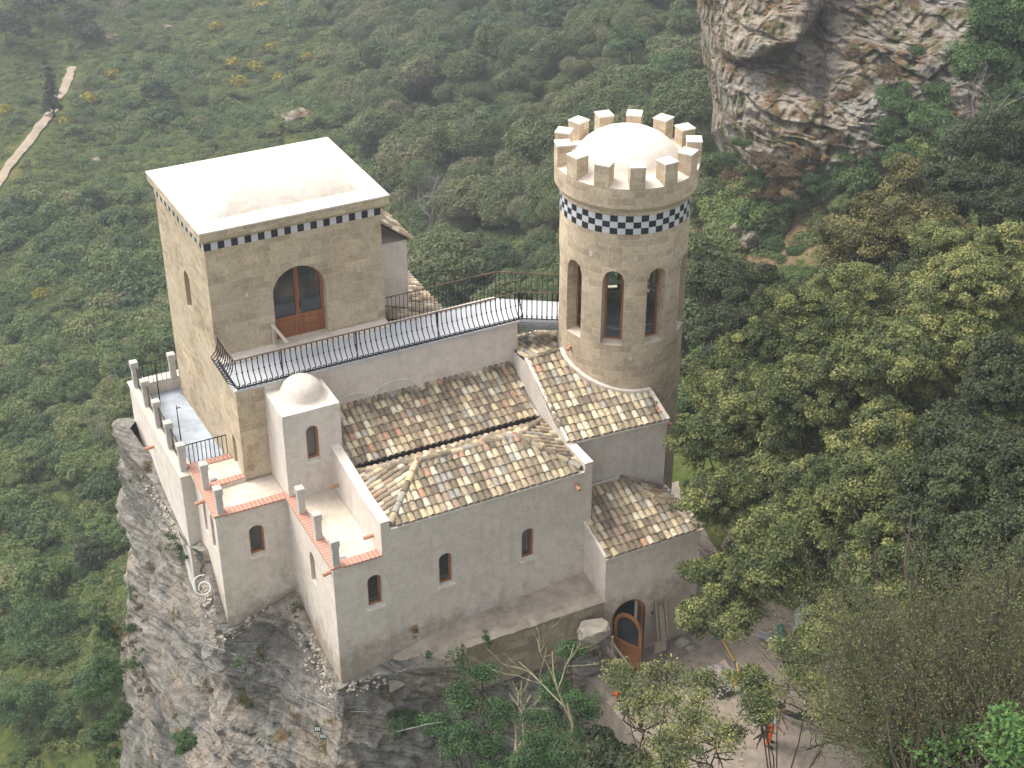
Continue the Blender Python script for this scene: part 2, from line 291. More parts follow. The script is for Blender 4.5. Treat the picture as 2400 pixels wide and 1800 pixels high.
# ------------------------------------------------------------------ mesh builder
class MB:
    def __init__(s): s.v = []; s.f = []; s.uv = []; s.mi = []; s.sm = []; s.tint = []
    def face(s, pts, uv=None, mi=0, smooth=False, tint=0.0):
        pts = [Vector(p) for p in pts]
        if uv is None:
            n = Vector((0, 0, 0))
            for i in range(len(pts)): n += (pts[i]-pts[0]).cross(pts[(i+1) % len(pts)]-pts[0])
            if n.length > 1e-9: n.normalize()
            if abs(n.z) > 0.75: uv = [(p.x, p.y) for p in pts]
            else:
                t = Vector((-n.y, n.x, 0)); t = t.normalized() if t.length > 1e-6 else Vector((1, 0, 0)); uv = [(p.dot(t), p.z) for p in pts]
        b = len(s.v); s.v += [tuple(p) for p in pts]; s.f.append(tuple(range(b, b+len(pts)))); s.uv += list(uv); s.mi.append(mi); s.sm.append(smooth); s.tint.append(tint)
    def box(s, x0, x1, y0, y1, z0, z1, mi=0, skip='', tf=None, tint=0.0):
        c = [Vector((x, y, z)) for z in (z0, z1) for y in (y0, y1) for x in (x0, x1)]
        if tf is not None: c = [tf @ p for p in c]
        F = {'b': (0, 2, 3, 1), 't': (4, 5, 7, 6), 'f': (0, 1, 5, 4), 'k': (3, 2, 6, 7), 'l': (2, 0, 4, 6), 'r': (1, 3, 7, 5)}
        for k, q in F.items():
            if k not in skip: s.face([c[i] for i in q], mi=mi, tint=tint)
    def prism(s, poly, z0, z1, mi=0, top=True, bottom=False, mtop=None):
        n = len(poly); zf = (lambda i, z: z[i] if isinstance(z, (list, tuple)) else z)
        lo = [Vector((p[0], p[1], zf(i, z0))) for i, p in enumerate(poly)]; hi = [Vector((p[0], p[1], zf(i, z1))) for i, p in enumerate(poly)]
        for i in range(n):
            j = (i+1) % n; s.face([lo[i], lo[j], hi[j], hi[i]], mi=mi)
        if top: s.face(hi, mi=mi if mtop is None else mtop)
        if bottom: s.face(lo[::-1], mi=mi)
    def bar(s, a, b, w, h, mi=0, tint=0.0, upv=Vector((0, 0, 1))):
        a = Vector(a); b = Vector(b); d = (b-a); ln = d.length
        if ln < 1e-6: return
        d.normalize(); x = d.cross(upv)
        if x.length < 1e-4: x = d.cross(Vector((1, 0, 0)))
        x.normalize(); y = x.cross(d)
        c = [a+x*sx*w/2+y*sy*h/2 for sx, sy in ((-1, -1), (1, -1), (1, 1), (-1, 1))]; e = [p+d*ln for p in c]
        for i in range(4): j = (i+1) % 4; s.face([c[i], c[j], e[j], e[i]], mi=mi, tint=tint)
        s.face(c[::-1], mi=mi, tint=tint); s.face(e, mi=mi, tint=tint)
    def tube(s, pts, r, n=6, mi=0, cap=True, tint=0.0, smooth=True):
        pts = [Vector(p) for p in pts]; rs = r if isinstance(r, (list, tuple)) else [r]*len(pts); rings = []
        prev = None
        for i, p in enumerate(pts):
            d = (pts[min(i+1, len(pts)-1)]-pts[max(i-1, 0)])
            if d.length < 1e-9: d = Vector((0, 0, 1))
            d.normalize()
            x = d.orthogonal().normalized() if prev is None else (prev-d*prev.dot(d)).normalized()
            prev = x; y = d.cross(x)
            rings.append([p+(x*math.cos(2*math.pi*k/n)+y*math.sin(2*math.pi*k/n))*rs[i] for k in range(n)])
        for a, b in zip(rings[:-1], rings[1:]):
            for k in range(n): j = (k+1) % n; s.face([a[k], a[j], b[j], b[k]], uv=[(0, 0)]*4, mi=mi, smooth=smooth, tint=tint)
        if cap: s.face(rings[0][::-1], uv=[(0, 0)]*n, mi=mi, tint=tint); s.face(rings[-1], uv=[(0, 0)]*n, mi=mi, tint=tint)
    def ball(s, c, r, nu=8, nv=6, mi=0, sz=(1, 1, 1), tint=0.0):
        c = Vector(c); P = lambda i, j: c+Vector((math.cos(2*math.pi*i/nu)*math.sin(math.pi*j/nv)*sz[0], math.sin(2*math.pi*i/nu)*math.sin(math.pi*j/nv)*sz[1], math.cos(math.pi*j/nv)*sz[2]))*r
        for j in range(nv):
            for i in range(nu):
                q = [P(i, j+1), P(i+1, j+1), P(i+1, j), P(i, j)]
                if j == 0: q = q[:3]
                if j == nv-1: q = [q[0]]+q[2:]
                s.face(q, uv=[(0, 0)]*len(q), mi=mi, smooth=True, tint=tint)
    def poly(s, outer, holes=(), mi=0, smooth=False):
        """planar polygon with holes (3-D points)"""
        loops = [[Vector(p) for p in outer]]+[[Vector(p) for p in h] for h in holes]
        flat = [p for l in loops for p in l]; n = Vector((0, 0, 0)); o = loops[0]
        for i in range(len(o)): n += (o[i]-o[0]).cross(o[(i+1) % len(o)]-o[0])
        for t in tessellate_polygon(loops):
            a, b, c = (flat[i] for i in t)
            if (b-a).cross(c-a).dot(n) < 0: b, c = c, b
            if (b-a).cross(c-a).length > 1e-9: s.face([a, b, c], mi=mi, smooth=smooth)
    def build(s, name, mats, parent=None, merge=False):
        me = bpy.data.meshes.new(name); me.from_pydata(s.v, [], s.f); me.update()
        mats = mats if isinstance(mats, (list, tuple)) else [mats]
        for m in mats: me.materials.append(m)
        ul = me.uv_layers.new(name='UVMap'); ul.data.foreach_set('uv', np.array(s.uv, dtype=np.float32).ravel())
        me.polygons.foreach_set('material_index', s.mi); me.polygons.foreach_set('use_smooth', s.sm)
        if any(s.tint):
            at_ = me.attributes.new('tint', 'FLOAT', 'FACE'); at_.data.foreach_set('value', s.tint)
        if merge:
            bm = bmesh.new(); bm.from_mesh(me); bmesh.ops.remove_doubles(bm, verts=bm.verts, dist=1e-4); bm.to_mesh(me); bm.free()
        o = bpy.data.objects.new(name, me); scene.collection.objects.link(o)
        if parent is not None: o.parent = parent; o.matrix_parent_inverse = Matrix.Translation(parent.location).inverted() if parent.rotation_euler.z == 0 else parent.matrix_basis.inverted()
        return o

# arch-topped opening outline in (s, z) coordinates
def arch(s0, s1, z0, zt, n=10, rise=None):
    w = (s1-s0)/2; r = w if rise is None else rise; c = (s0+s1)/2
    return [(s0, z0), (s1, z0)]+[(c+w*math.cos(math.pi*i/n), zt-r+r*math.sin(math.pi*i/n)) for i in range(0, n+1)]
def wall(mb, p0, p1, outline, holes=(), depth=0.22, mi=0, mrev=None):
    """vertical wall from p0 to p1 (plan), outward normal to the right of p0->p1; outline/holes in (s,z)"""
    p0 = Vector((p0[0], p0[1], 0)); p1 = Vector((p1[0], p1[1], 0)); t = (p1-p0).normalized(); nrm = Vector((t.y, -t.x, 0))
    P = lambda s, z, d=0.0: p0+t*s+Vector((0, 0, z))-nrm*d
    mb.poly([P(*q) for q in outline], [[P(*q) for q in h] for h in holes], mi=mi)
    for h in holes:
        n = len(h)
        for i in range(n):
            a, b = h[i], h[(i+1) % n]; mb.face([P(a[0], a[1]), P(a[0], a[1], depth), P(b[0], b[1], depth), P(b[0], b[1])], mi=mi if mrev is None else mrev)
    return P
def window(parent, p0, p1, hole, depth=0.2, label=None, sill=True, sillmat='white', mull=0, panel=0.0, fr=0.075):
    """frame (wood) + pane + sill for an arched hole"""
    p0v = Vector((p0[0], p0[1], 0)); p1v = Vector((p1[0], p1[1], 0)); t = (p1v-p0v).normalized(); nrm = Vector((t.y, -t.x, 0))
    P = lambda s, z, d=0.0: p0v+t*s+Vector((0, 0, z))-nrm*d
    s0, s1 = hole[0][0], hole[1][0]; z0 = hole[0][1]; zt = max(q[1] for q in hole); c = (s0+s1)/2
    inner = []
    rise = hole[2][1]; rr = zt-rise
    inner = [(s0+fr, z0+fr+0.03), (s1-fr, z0+fr+0.03)]+[(c+(s1-c-fr)*math.cos(math.pi*i/10), rise+(rr-fr)*math.sin(math.pi*i/10)) for i in range(11)]
    f = MB(); d = depth-0.07
    f.poly([P(a, b, d) for a, b in hole], [[P(a, b, d) for a, b in inner]])
    for i in range(len(inner)):
        a, b = inner[i], inner[(i+1) % len(inner)]; f.face([P(*a, d), P(*a, d+0.05), P(*b, d+0.05), P(*b, d)])
    if mull: f.bar(P(c, z0+0.02, d), P(c, zt-0.03, d), 0.10, 0.06, upv=nrm)
    w = f.build('window', M['wood'], parent)
    if label: w['label'] = label
    g = MB(); g.poly([P(a, b, d+0.045) for a, b in hole]); g.build('pane', M['glass'], w)
    if sill:
        k = MB(); a = P(s0-0.06, z0-0.03, -0.07); b_ = P(s1+0.06, z0-0.03, -0.07)
        e = P(s1+0.06, z0-0.03, depth-0.05); e0 = P(s0-0.06, z0-0.03, depth-0.05)
        for o in (a, b_, e, e0): pass
        k.face([P(s0-0.07, z0-0.05, -0.08), P(s1+0.07, z0-0.05, -0.08), P(s1+0.07, z0+0.012, -0.08), P(s0-0.07, z0+0.012, -0.08)])
        k.face([P(s0-0.07, z0+0.012, -0.08), P(s1+0.07, z0+0.012, -0.08), P(s1+0.07, z0+0.012, 0.0), P(s0-0.07, z0+0.012, 0.0)])
        k.face([P(s0-0.0, z0+0.012, 0.0), P(s1, z0+0.012, 0.0), P(s1, z0+0.03, depth-0.07), P(s0, z0+0.03, depth-0.07)])
        k.face([P(s0-0.07, z0-0.05, 0), P(s0-0.07, z0-0.05, -0.08), P(s0-0.07, z0+0.012, -0.08), P(s0-0.07, z0+0.012, 0)])
        k.face([P(s1+0.07, z0-0.05, -0.08), P(s1+0.07, z0-0.05, 0), P(s1+0.07, z0+0.012, 0), P(s1+0.07, z0+0.012, -0.08)])
        k.build('sill', M[sillmat], w)
    return w

# ------------------------------------------------------------------ barrel tile roofs
rng = random.Random(7)
def inside(poly, u, s):
    r = False; n = len(poly)
    for i in range(n):
        a, b = poly[i], poly[(i+1) % n]
        if (a[1] > s) != (b[1] > s) and u < (b[0]-a[0])*(s-a[1])/(b[1]-a[1])+a[0]: r = not r
    return r
def edge_dist(poly, u, s):
    best = 9
    for i in range(len(poly)):
        a, b = poly[i], poly[(i+1) % len(poly)]; dx, dy = b[0]-a[0], b[1]-a[1]; l = dx*dx+dy*dy
        if l < 1e-9: continue
        t = max(0, min(1, ((u-a[0])*dx+(s-a[1])*dy)/l)); best = min(best, math.hypot(u-a[0]-t*dx, s-a[1]-t*dy))
    return best
def tile_field(mb, pts, pitch=0.205, expo=0.305, clip=0.03, seed=1, lift=0.02, eave=None, tintf=None):
    """pts: planar roof polygon; first edge pts[0]->pts[1] is the eave"""
    R = random.Random(seed); P = [Vector(p) for p in pts]; o = P[0]; U = (P[1]-P[0]).normalized()
    n = Vector((0, 0, 0))
    for i in range(len(P)): n += (P[i]-o).cross(P[(i+1) % len(P)]-o)
    n.normalize()
    if n.z < 0: n = -n
    S = n.cross(U).normalized()
    if S.z < 0: S = -S
    q = [((p-o).dot(U), (p-o).dot(S)) for p in P]
    mb.face([p-n*0.01 for p in P], mi=0, tint=0.02)
    u0, u1 = min(a for a, _ in q), max(a for a, _ in q); s1 = max(b for _, b in q); s0 = min(b for _, b in q)
    ncol = max(1, int(round((u1-u0)/pitch))); pit = (u1-u0)/ncol
    G = lambda u, s, h: o+U*u+S*s+n*(h+lift)
    def one(u, s, cover):
        ln = expo*1.16; j = R.uniform(-0.008, 0.008); jr = R.uniform(-0.02, 0.02); t = R.random() if tintf is None else tintf(R)
        t = max(0.011, t); jh = R.uniform(-0.004, 0.006)
        K = 7; r0, r1 = (pit*0.47, pit*0.40) if cover else (pit*0.42, pit*0.45)
        rings = []
        for ss, r, hh in ((0, r0, 0.028), (ln, r1, 0.004)):
            row = []
            for k in range(K+1):
                a = math.pi*k/K
                if cover: row.append(G(u+j+jr*ss+r*math.cos(a), s+ss, hh+jh+r*0.80*math.sin(a)+0.012))
                else: row.append(G(u+j-r*math.cos(a), s+ss, hh*0.5+0.045-r*0.5*math.sin(a)))
            rings.append(row)
        for k in range(K): mb.face([rings[0][k], rings[0][k+1], rings[1][k+1], rings[1][k]][::-1] if cover else [rings[0][k], rings[0][k+1], rings[1][k+1], rings[1][k]][::-1], uv=[(0, 0)]*4, smooth=True, tint=t)
        if cover:   # the thickness seen on the lower end
            th = 0.016; inn = [p-n*0+((G(u+j, s, 0.028+jh+0.012)-p).normalized()*th) for p in rings[0]]
            for k in range(K): mb.face([rings[0][k], rings[0][k+1], inn[k+1], inn[k]], uv=[(0, 0)]*4, tint=t)
    nrow = int(math.ceil((s1-s0)/expo))
    for i in range(-1, ncol+1):
        uc = u0+(i+0.5)*pit
        for r in range(nrow+1):
            sc = s0-0.03+r*expo+R.uniform(-0.012, 0.012)
            if sc+expo*0.45 > s1+0.1: continue
            for cover, uu in ((False, uc+pit/2), (True, uc)):
                cs = sc+expo*0.55
                ins = inside(q, uu, cs); d = edge_dist(q, uu, cs)
                if (ins and d > clip) or (not ins and d < -clip): one(uu, sc, cover)
def cap_line(mb, a, b, r=0.10, seg=0.36, seed=3, bed=True):
    """a row of ridge/hip cap tiles from a (low) to b (high) bedded in mortar"""
    R = random.Random(seed); a = Vector(a); b = Vector(b); d = b-a; ln = d.length; d.normalize(); n = max(1, int(ln/seg)); sg = ln/n
    x = d.cross(Vector((0, 0, 1))).normalized(); y = x.cross(d)
    if bed: mb.tube([a-y*0.02, (a+b)/2-y*0.02+x*0.01, b-y*0.02], r*1.25, 8, tint=0.0, mi=1)
    for i in range(n):
        t = max(0.011, R.random()*0.75); p = a+d*sg*i+x*R.uniform(-0.01, 0.01); q = p+d*sg*1.12; rows = []
        for pp, rr in ((p, r*1.12), (q, r*0.92)):
            rows.append([pp+x*rr*math.cos(math.pi*k/8)+y*(rr*0.85*math.sin(math.pi*k/8)+0.045+(0.02 if pp is p else 0)) for k in range(9)])
        for k in range(8): mb.face([rows[0][k], rows[0][k+1], rows[1][k+1], rows[1][k]], uv=[(0, 0)]*4, smooth=True, tint=t)
        mb.face([rows[0][k] for k in range(9)], uv=[(0, 0)]*9, tint=t)
        mb.bar((p-x*r*1.2+y*0.02), (p+x*r*1.2+y*0.02), 0.03, 0.03, mi=1)

def spout(parent, base, d, r=0.055, ln=0.3):
    m = MB(); base = Vector(base); d = Vector(d).normalized(); b = base+d*ln
    m.tube([base-d*0.1, base, b, b+d*0.001, b-d*0.05], [r, r, r*1.05, r*0.78, r*0.7], 10, cap=False)
    return m.build('drain_spout', M['terracotta'], parent)
# =================================================================== CASTLE
ZT = 5.2      # terrace level of the front rooms
# ---- main hall -----------------------------------------------------
hall = empty('main_hall', (4, 2.5, 1), 'white plastered hall with tiled hip roof and three arched windows in its front wall', 'building')
W1 = arch(1.0, 1.45, 3.50, 4.68, rise=0.2); W2 = arch(3.25, 3.69, 3.50, 4.68, rise=0.2); W3 = arch(5.97, 6.40, 3.50, 4.66, rise=0.2)
mb = MB()
wall(mb, (0, 0), (8.34, 0), [(0, -3), (8.34, -3), (8.34, 6.41), (8.08, 6.41), (8.08, 6.10), (1.77, 6.10), (1.77, 6.43), (1.5, 6.43), (1.5, 5.30), (0, 5.30)], [W1, W2, W3], 0.22)
WL = arch(1.62, 2.02, 3.50, 4.62, rise=0.18)       # on the left wall, s measured from the back corner (y = 3.85)
s_of = lambda y: 3.85-y
WLh = arch(s_of(2.05), s_of(1.62), 3.50, 4.62, rise=0.18)
wall(mb, (0, 3.85), (0, 0), [(0, -3), (3.85, -3), (3.85, 5.30), (0, 5.30)], [WLh], 0.22)
# right side wall (over the entrance roof)
mb.face([(8.34, 0, -3), (8.34, 1.2, -3), (8.34, 1.2, 6.41), (8.34, 0, 6.41)])
# parapet walls of the roof
pz = lambda y: 6.43+max(0, (y-1.2))*0.12
ys = [0, 0.6, 1.2, 1.9, 2.6, 3.3, 3.8]
for a, b in zip(ys[:-1], ys[1:]):
    mb.face([(1.5, b, ZT-.2), (1.5, a, ZT-.2), (1.5, a, pz(a)), (1.5, b, pz(b))]); mb.face([(1.77, a, 5.6), (1.77, b, 5.6), (1.77, b, pz(b)), (1.77, a, pz(a))])
mb.face([(8.08, 1.2, 5.6), (8.08, 0, 5.6), (8.08, 0, 6.41), (8.08, 1.2, 6.41)])
mb.build('wall', M['plaster'], hall)
mb = MB()
for a, b in zip(ys[:-1], ys[1:]): mb.prism([(1.485, a-(0.015 if a == 0 else 0)), (1.785, a-(0.015 if a == 0 else 0)), (1.785, b), (1.485, b)], [pz(a), pz(a), pz(b), pz(b)], [pz(a)+.03, pz(a)+.03, pz(b)+.03, pz(b)+.03])
mb.prism([(8.065, -.015), (8.355, -.015), (8.355, 1.15), (8.065, 1.15)], 6.41, 6.44)
mb.prism([(1.79, -.03), (8.06, -.03), (8.06, .10), (1.79, .10)], 6.10, 6.15)
mb.build('coping', M['white'], hall)
# terrace floor and brick edging
mb = MB(); mb.face([(0.1, .1, ZT), (1.49, .1, ZT), (1.49, 3.8, ZT), (0.1, 3.8, ZT)]); mb.build('terrace_floor', M['cream'], hall)
def brick_edge(parent, runs):
    m = MB()
    for (a, b, w, z) in runs:      # a->b along the outer edge, width to the left of the direction
        a = Vector((a[0], a[1], 0)); b = Vector((b[0], b[1], 0)); d = (b-a).normalized(); ln = (b-a).length; nl = Vector((-d.y, d.x, 0))
        o = a-nl*0.05; q = [o, o+d*ln, o+d*ln+nl*(w+.05), o+nl*(w+.05)]
        for k in range(4):
            i, j = q[k], q[(k+1) % 4]; s0 = (i-o).dot(d); s1 = (j-o).dot(d)
            m.face([i+Vector((0, 0, z-.055)), j+Vector((0, 0, z-.055)), j+Vector((0, 0, z)), i+Vector((0, 0, z))], uv=[(s0, .1), (s1 if abs(s1-s0) > .1 else s0+.05, .1), (s1 if abs(s1-s0) > .1 else s0+.05, .2), (s0, .2)])
        m.face([p+Vector((0, 0, z)) for p in q], uv=[((p-o).dot(d), 0.1+(p-o).dot(nl)*0.8) for p in q])
    return m.build('brick_edging', M['brick'], parent)
brick_edge(hall, [((0.0, 3.80), (0.0, 0.0), 0.30, 5.355), ((0.30, 0.0), (1.49, 0.0), 0.28, 5.352)])
mb = MB(); mb.box(0.02, .3, .02, 3.8, 5.15, 5.30); mb.box(0.3, 1.49, .02, .28, 5.15, 5.298); mb.build('kerb', M['cream'], hall)
def post(parent, x, y, z, h=0.95, w=0.2):
    m = MB(); m.box(x-w/2, x+w/2, y-w/2, y+w/2, z, z+h-.24); m.box(x-w/2-.025, x+w/2+.025, y-w/2-.025, y+w/2+.025, z+h-.24, z+h-.03)
    m.face([(x-w/2-.025, y-w/2-.025, z+h-.03), (x+w/2+.025, y-w/2-.025, z+h-.03), (x, y, z+h+.01)]); m.face([(x+w/2+.025, y-w/2-.025, z+h-.03), (x+w/2+.025, y+w/2+.025, z+h-.03), (x, y, z+h+.01)])
    m.face([(x+w/2+.025, y+w/2+.025, z+h-.03), (x-w/2-.025, y+w/2+.025, z+h-.03), (x, y, z+h+.01)]); m.face([(x-w/2-.025, y+w/2+.025, z+h-.03), (x-w/2-.025, y-w/2-.025, z+h-.03), (x, y, z+h+.01)])
    return m.build('parapet_post', M['post'], parent)
for y in (2.92, 1.52, 0.14): post(hall, 0.14, y, 5.352, 0.92)
mb = MB(); mb.box(.34, .58, .32, .50, 5.2, 5.27); mb.build('floor_light', M['steel'], hall)
window(hall, (0, 0), (8.34, 0), W1); window(hall, (0, 0), (8.34, 0), W2); window(hall, (0, 0), (8.34, 0), W3)
window(hall, (0, 3.85), (0, 0), WLh, sill=False)
spout(hall, at(780+2025/3.568, 800+1195/3.568, y=0), (0, -1, -.08)); 
spout(hall, (1.5, 3.35, 5.62), (-1, 0, -.05)); spout(hall, (1.5, .62, 5.60), (-1, 0, -.05)); spout(hall, (0.0, .18, 5.12), (-1, -.1, -.1), ln=.25)
# roof
zr = 6.93; RX0, RX1 = 3.35, 6.62; RY = 1.62
roof = MB()
A0, A1 = (1.78, .06, 6.14), (8.07, .06, 6.14); R0, R1 = (RX0, RY, zr), (RX1, RY, zr-.08); B0, B1 = (1.78, 2.78, 6.27), (8.1, 2.78, 6.27)
tile_field(roof, [A0, A1, R1, R0], seed=11)
tile_field(roof, [B1, B0, R0, R1], seed=12)
tile_field(roof, [B0, A0, R0], seed=13); tile_field(roof, [A1, B1, R1], seed=14)
tile_field(roof, [(1.6, 3.16, 6.27), (8.13, 3.16, 6.27), (8.27, 5.4, 6.95), (1.6, 5.4, 6.95)], seed=15)
ro = roof.build('roof', [M['tile'], M['mortar']], hall)
cp = MB(); cap_line(cp, R0, R1, seed=4); cap_line(cp, (A0[0]+.08, A0[1]+.1, A0[2]+.03), R0, seed=5); cap_line(cp, (A1[0]-.1, A1[1]+.1, A1[2]+.03), R1, seed=6); cap_line(cp, (B0[0]+.08, B0[1], B0[2]+.02), R0, seed=7); cap_line(cp, (B1[0]-.08, B1[1], B1[2]+.02), R1, seed=8)
cp.build('ridge_caps', [M['tile'], M['mortar']], ro)
g = MB(); g.box(1.78, 8.1, 2.6, 3.3, 6.02, 6.12); g.box(1.78, 8.1, 3.15, 3.22, 6.12, 6.28); g.box(7.95, 8.08, .05, 3.0, 6.0, 6.09); g.box(1.77, 1.86, .05, 3.0, 6.0, 6.09); g.build('valley_gutter', M['lead'], hall)  # gutter, plus a dark board added under the eave as its shade
# ---- gallery (long terrace wing) ------------------------------------
ZG = 8.42
gal = empty('gallery_wing', (4, 6, 5), 'long narrow wing with grey roof walkway between square tower and round tower', 'building')
mb = MB()
wall(mb, (0.1, 5.4), (8.55, 5.4), [(0, 4), (8.45, 4), (8.45, ZG), (0, ZG)])
mb.face([(8.55, 5.4, 4), (8.55, 7.0, 4), (8.55, 7.0, ZG), (8.55, 5.4, ZG)]); mb.face([(8.55, 7.0, 4), (4.7, 7.0, 4), (4.7, 7.0, ZG), (8.55, 7.0, ZG)])
mb.build('wall', M['plaster_up'], gal)
mb = MB()   # stone foot of the square tower under the walkway
WB = arch(7.5-6.36, 7.5-5.95, 5.22, 6.35, rise=0.2)
wall(mb, (-.79, 7.35), (-.79, 5.4), [(0, 1), (1.95, 1), (1.95, ZG-.02), (0, ZG-.02)], [arch(.95, 1.35, 5.22, 6.38, rise=.2)], .35)
wall(mb, (-.79, 5.4), (.1, 5.4), [(0, 1), (.89, 1), (.89, ZG-.02), (0, ZG-.02)])
mb.build('stone_base', M['stone'], gal, merge=False)
mb = MB(); mb.face([(-.44, 6.8, 5.2), (-.44, 5.9, 5.2), (-.44, 5.9, 6.5), (-.44, 6.8, 6.5)]); mb.build('niche_back', M['wood'], gal)
mb = MB(); mb.prism([(-.84, 5.34), (8.60, 5.34), (8.60, 7.05), (-.84, 7.32)], ZG-.02, ZG+.05); mb.build('walkway_floor', M['walk_floor'], gal)
mb = MB(); mb.box(-.7, 1.1, 6.84, 7.3, ZG+.05, ZG+.16); mb.box(1.1, 4.8, 6.78, 7.3, ZG+.05, ZG+.10); mb.box(4.8, 8.5, 6.95, 7.03, ZG+.05, ZG+.12); mb.build('kerb', M['white'], gal)
mb = MB(); mb.box(2.4, 8.25, 5.32, 5.4, 6.95, 7.0)
for c, r in ((3.87, .52),): pass
def mould(mb, cx, zc, r, a0=0, a1=180):
    pts = [(cx+r*math.cos(math.radians(a)), 5.385, zc+r*math.sin(math.radians(a))*.55) for a in np.linspace(a0, a1, 17)]
    mb.tube(pts, .022, 5)
xa = at(780+700/3.568, 800+360/3.568, y=5.4).x; xb = at(780+325/3.568, 800+470/3.568, y=5.4).x; zb = at(780+325/3.568, 800+470/3.568, y=5.4).z
mould(mb, (xa+xb)/2, 6.99, (xa-xb)/2); mould(mb, xb-.62, 6.99, .60)
mb.build('wall_moulding', M['white'], gal)
# ---- domed stair turret ---------------------------------------------
tur = empty('domed_turret', (.95, 4.6, 5), 'small square white turret with a round dome and one arched window, beside the tiled roof', 'building')
cx0, cx1, cy0, cy1 = .07, 1.86, 3.8, 5.4
mb = MB(); WC = arch(.75-cx0, 1.14-cx0, 6.42, 7.65, rise=.2)
wall(mb, (cx0, cy0), (cx1, cy0), [(0, 3), (cx1-cx0, 3), (cx1-cx0, 8.2), (0, 8.2)], [WC], .2)
mb.face([(cx0, cy1, 3), (cx0, cy0, 3), (cx0, cy0, 8.2), (cx0, cy1, 8.2)]); mb.face([(cx1, cy0, 3), (cx1, cy1, 3), (cx1, cy1, 8.2), (cx1, cy0, 8.2)])
mb.build('wall', M['plaster_up'], tur); window(tur, (cx0, cy0), (cx1, cy0), WC, .18)
mb = MB(); mb.face([(cx0, cy0, 8.2), (cx1, cy0, 8.2), (cx1, cy1, 8.2), (cx0, cy1, 8.2)]); mb.build('flat_roof', M['white'], tur)
mb = MB(); dc = Vector((1.02, 4.72, 8.2)); nn = 40; prof = [(.80, 0), (.70, .03), (.655, .10), (.62, .22), (.55, .36), (.45, .47), (.32, .56), (.17, .61), (0, .63)]
for (r0, z0), (r1, z1) in zip(prof[:-1], prof[1:]):
    for k in range(nn):
        a, b = 2*math.pi*k/nn, 2*math.pi*(k+1)/nn; q = [dc+Vector((r0*math.cos(a), r0*math.sin(a), z0)), dc+Vector((r0*math.cos(b), r0*math.sin(b), z0)), dc+Vector((r1*math.cos(b), r1*math.sin(b), z1)), dc+Vector((r1*math.cos(a), r1*math.sin(a), z1))]
        mb.face(q if r1 > 0 else q[:3], smooth=True)
mb.build('dome', M['dome'], tur, merge=True)
# ---- corner bastion room --------------------------------------------
bas = empty('corner_room', (-1, 4.8, 3), 'small white corner room on the cliff edge with brick edged terrace roof and two posts', 'building')
mb = MB(); WF = arch(-1.27+2.22, -.80+2.22, 3.50, 4.62, rise=.2); x0 = -2.22
wall(mb, (x0, 3.85), (0, 3.85), [(0, -2), (2.22, -2), (2.22, 5.25), (0, 5.25)], [WF], .22)
yb = lambda y: 6.75-y
WLa = arch(yb(4.62), yb(4.2), 3.75, 5.0, rise=.2); WLb = arch(yb(5.5), yb(5.12), 3.75, 5.0, rise=.2)
wall(mb, (x0+.1, 6.75), (x0, 3.85), [(0, 0), (2.9, 0), (2.9, 5.25), (0, 5.25)], [WLa, WLb], .22)
mb.build('wall', M['plaster'], bas); window(bas, (x0, 3.85), (0, 3.85), WF)
window(bas, (x0+.1, 6.75), (x0, 3.85), WLa, sill=False); window(bas, (x0+.1, 6.75), (x0, 3.85), WLb, sill=False)
mb = MB(); mb.face([(x0+.1, 3.9, 5.2), (0.06, 3.9, 5.2), (.06, 5.35, 5.2), (x0+.1, 5.35, 5.2)]); mb.face([(x0+.1, 5.35, 5.32), (-.1, 5.35, 5.32), (-.1, 6.8, 5.32), (x0+.1, 6.8, 5.32)]); mb.face([(x0+.1, 5.35, 5.2), (-.78, 5.35, 5.2), (-.78, 5.35, 5.32), (x0+.1, 5.35, 5.32)])
mb.build('terrace_floor', M['cream'], bas)
brick_edge(bas, [((x0+.1, 6.85), (x0, 3.85), .30, 5.345), ((x0+.3, 3.85), (.06, 3.85), .27, 5.342), ((x0+.35, 5.38), (-.79, 5.42), .2, 5.352), ((x0+.3, 6.62), (-.79, 6.62), .2, 5.353)])
mb = MB(); mb.box(x0+.02, x0+.3, 3.87, 6.8, 5.15, 5.29); mb.box(x0+.3, .06, 3.87, 4.1, 5.15, 5.288); mb.build('kerb', M['cream'], bas)
for y in (5.40, 4.0): post(bas, x0+.2, y, 5.342, .92)
mb = MB(); mb.box(x0+.42, x0+.64, 4.14, 4.28, 5.2, 5.27); mb.build('floor_light', M['steel'], bas)
mb = MB(); mb.box(x0+.42, x0+.62, 5.62, 5.74, 5.32, 5.38); mb.build('floor_light', M['steel'], bas)
spout(bas, (x0, 5.15, 5.05), (-1, 0, -.1), ln=.25)
# ---- terrace with five posts ----------------------------------------
ter = empty('side_terrace', (-1.6, 9.5, 4), 'walled terrace with blue grey floor and row of stone posts left of the square tower', 'terrace')
tl = -2.5
mb = MB()
wall(mb, (tl, 12.6), (tl-.02, 6.45), [(0, 0), (6.15, 0), (6.15, 5.2), (0, 5.2)])
mb.face([(tl-.02, 6.45, 0), (-2.0, 6.45, 0), (-2.0, 6.45, 5.2), (tl-.02, 6.45, 5.2)]); mb.face([(-2.08, 12.4, 4.7), (-2.08, 6.8, 4.7), (-2.08, 6.8, 5.2), (-2.08, 12.4, 5.2)][::-1])
mb.face([(-.75, 12.6, 0), (tl, 12.6, 0), (tl, 12.6, 5.2), (-.75, 12.6, 5.2)]); mb.face([(-2.08, 12.25, 4.7), (-.75, 12.25, 4.7), (-.75, 12.25, 5.2), (-2.08, 12.25, 5.2)][::-1])
mb.build('wall', M['plaster_up'], ter)
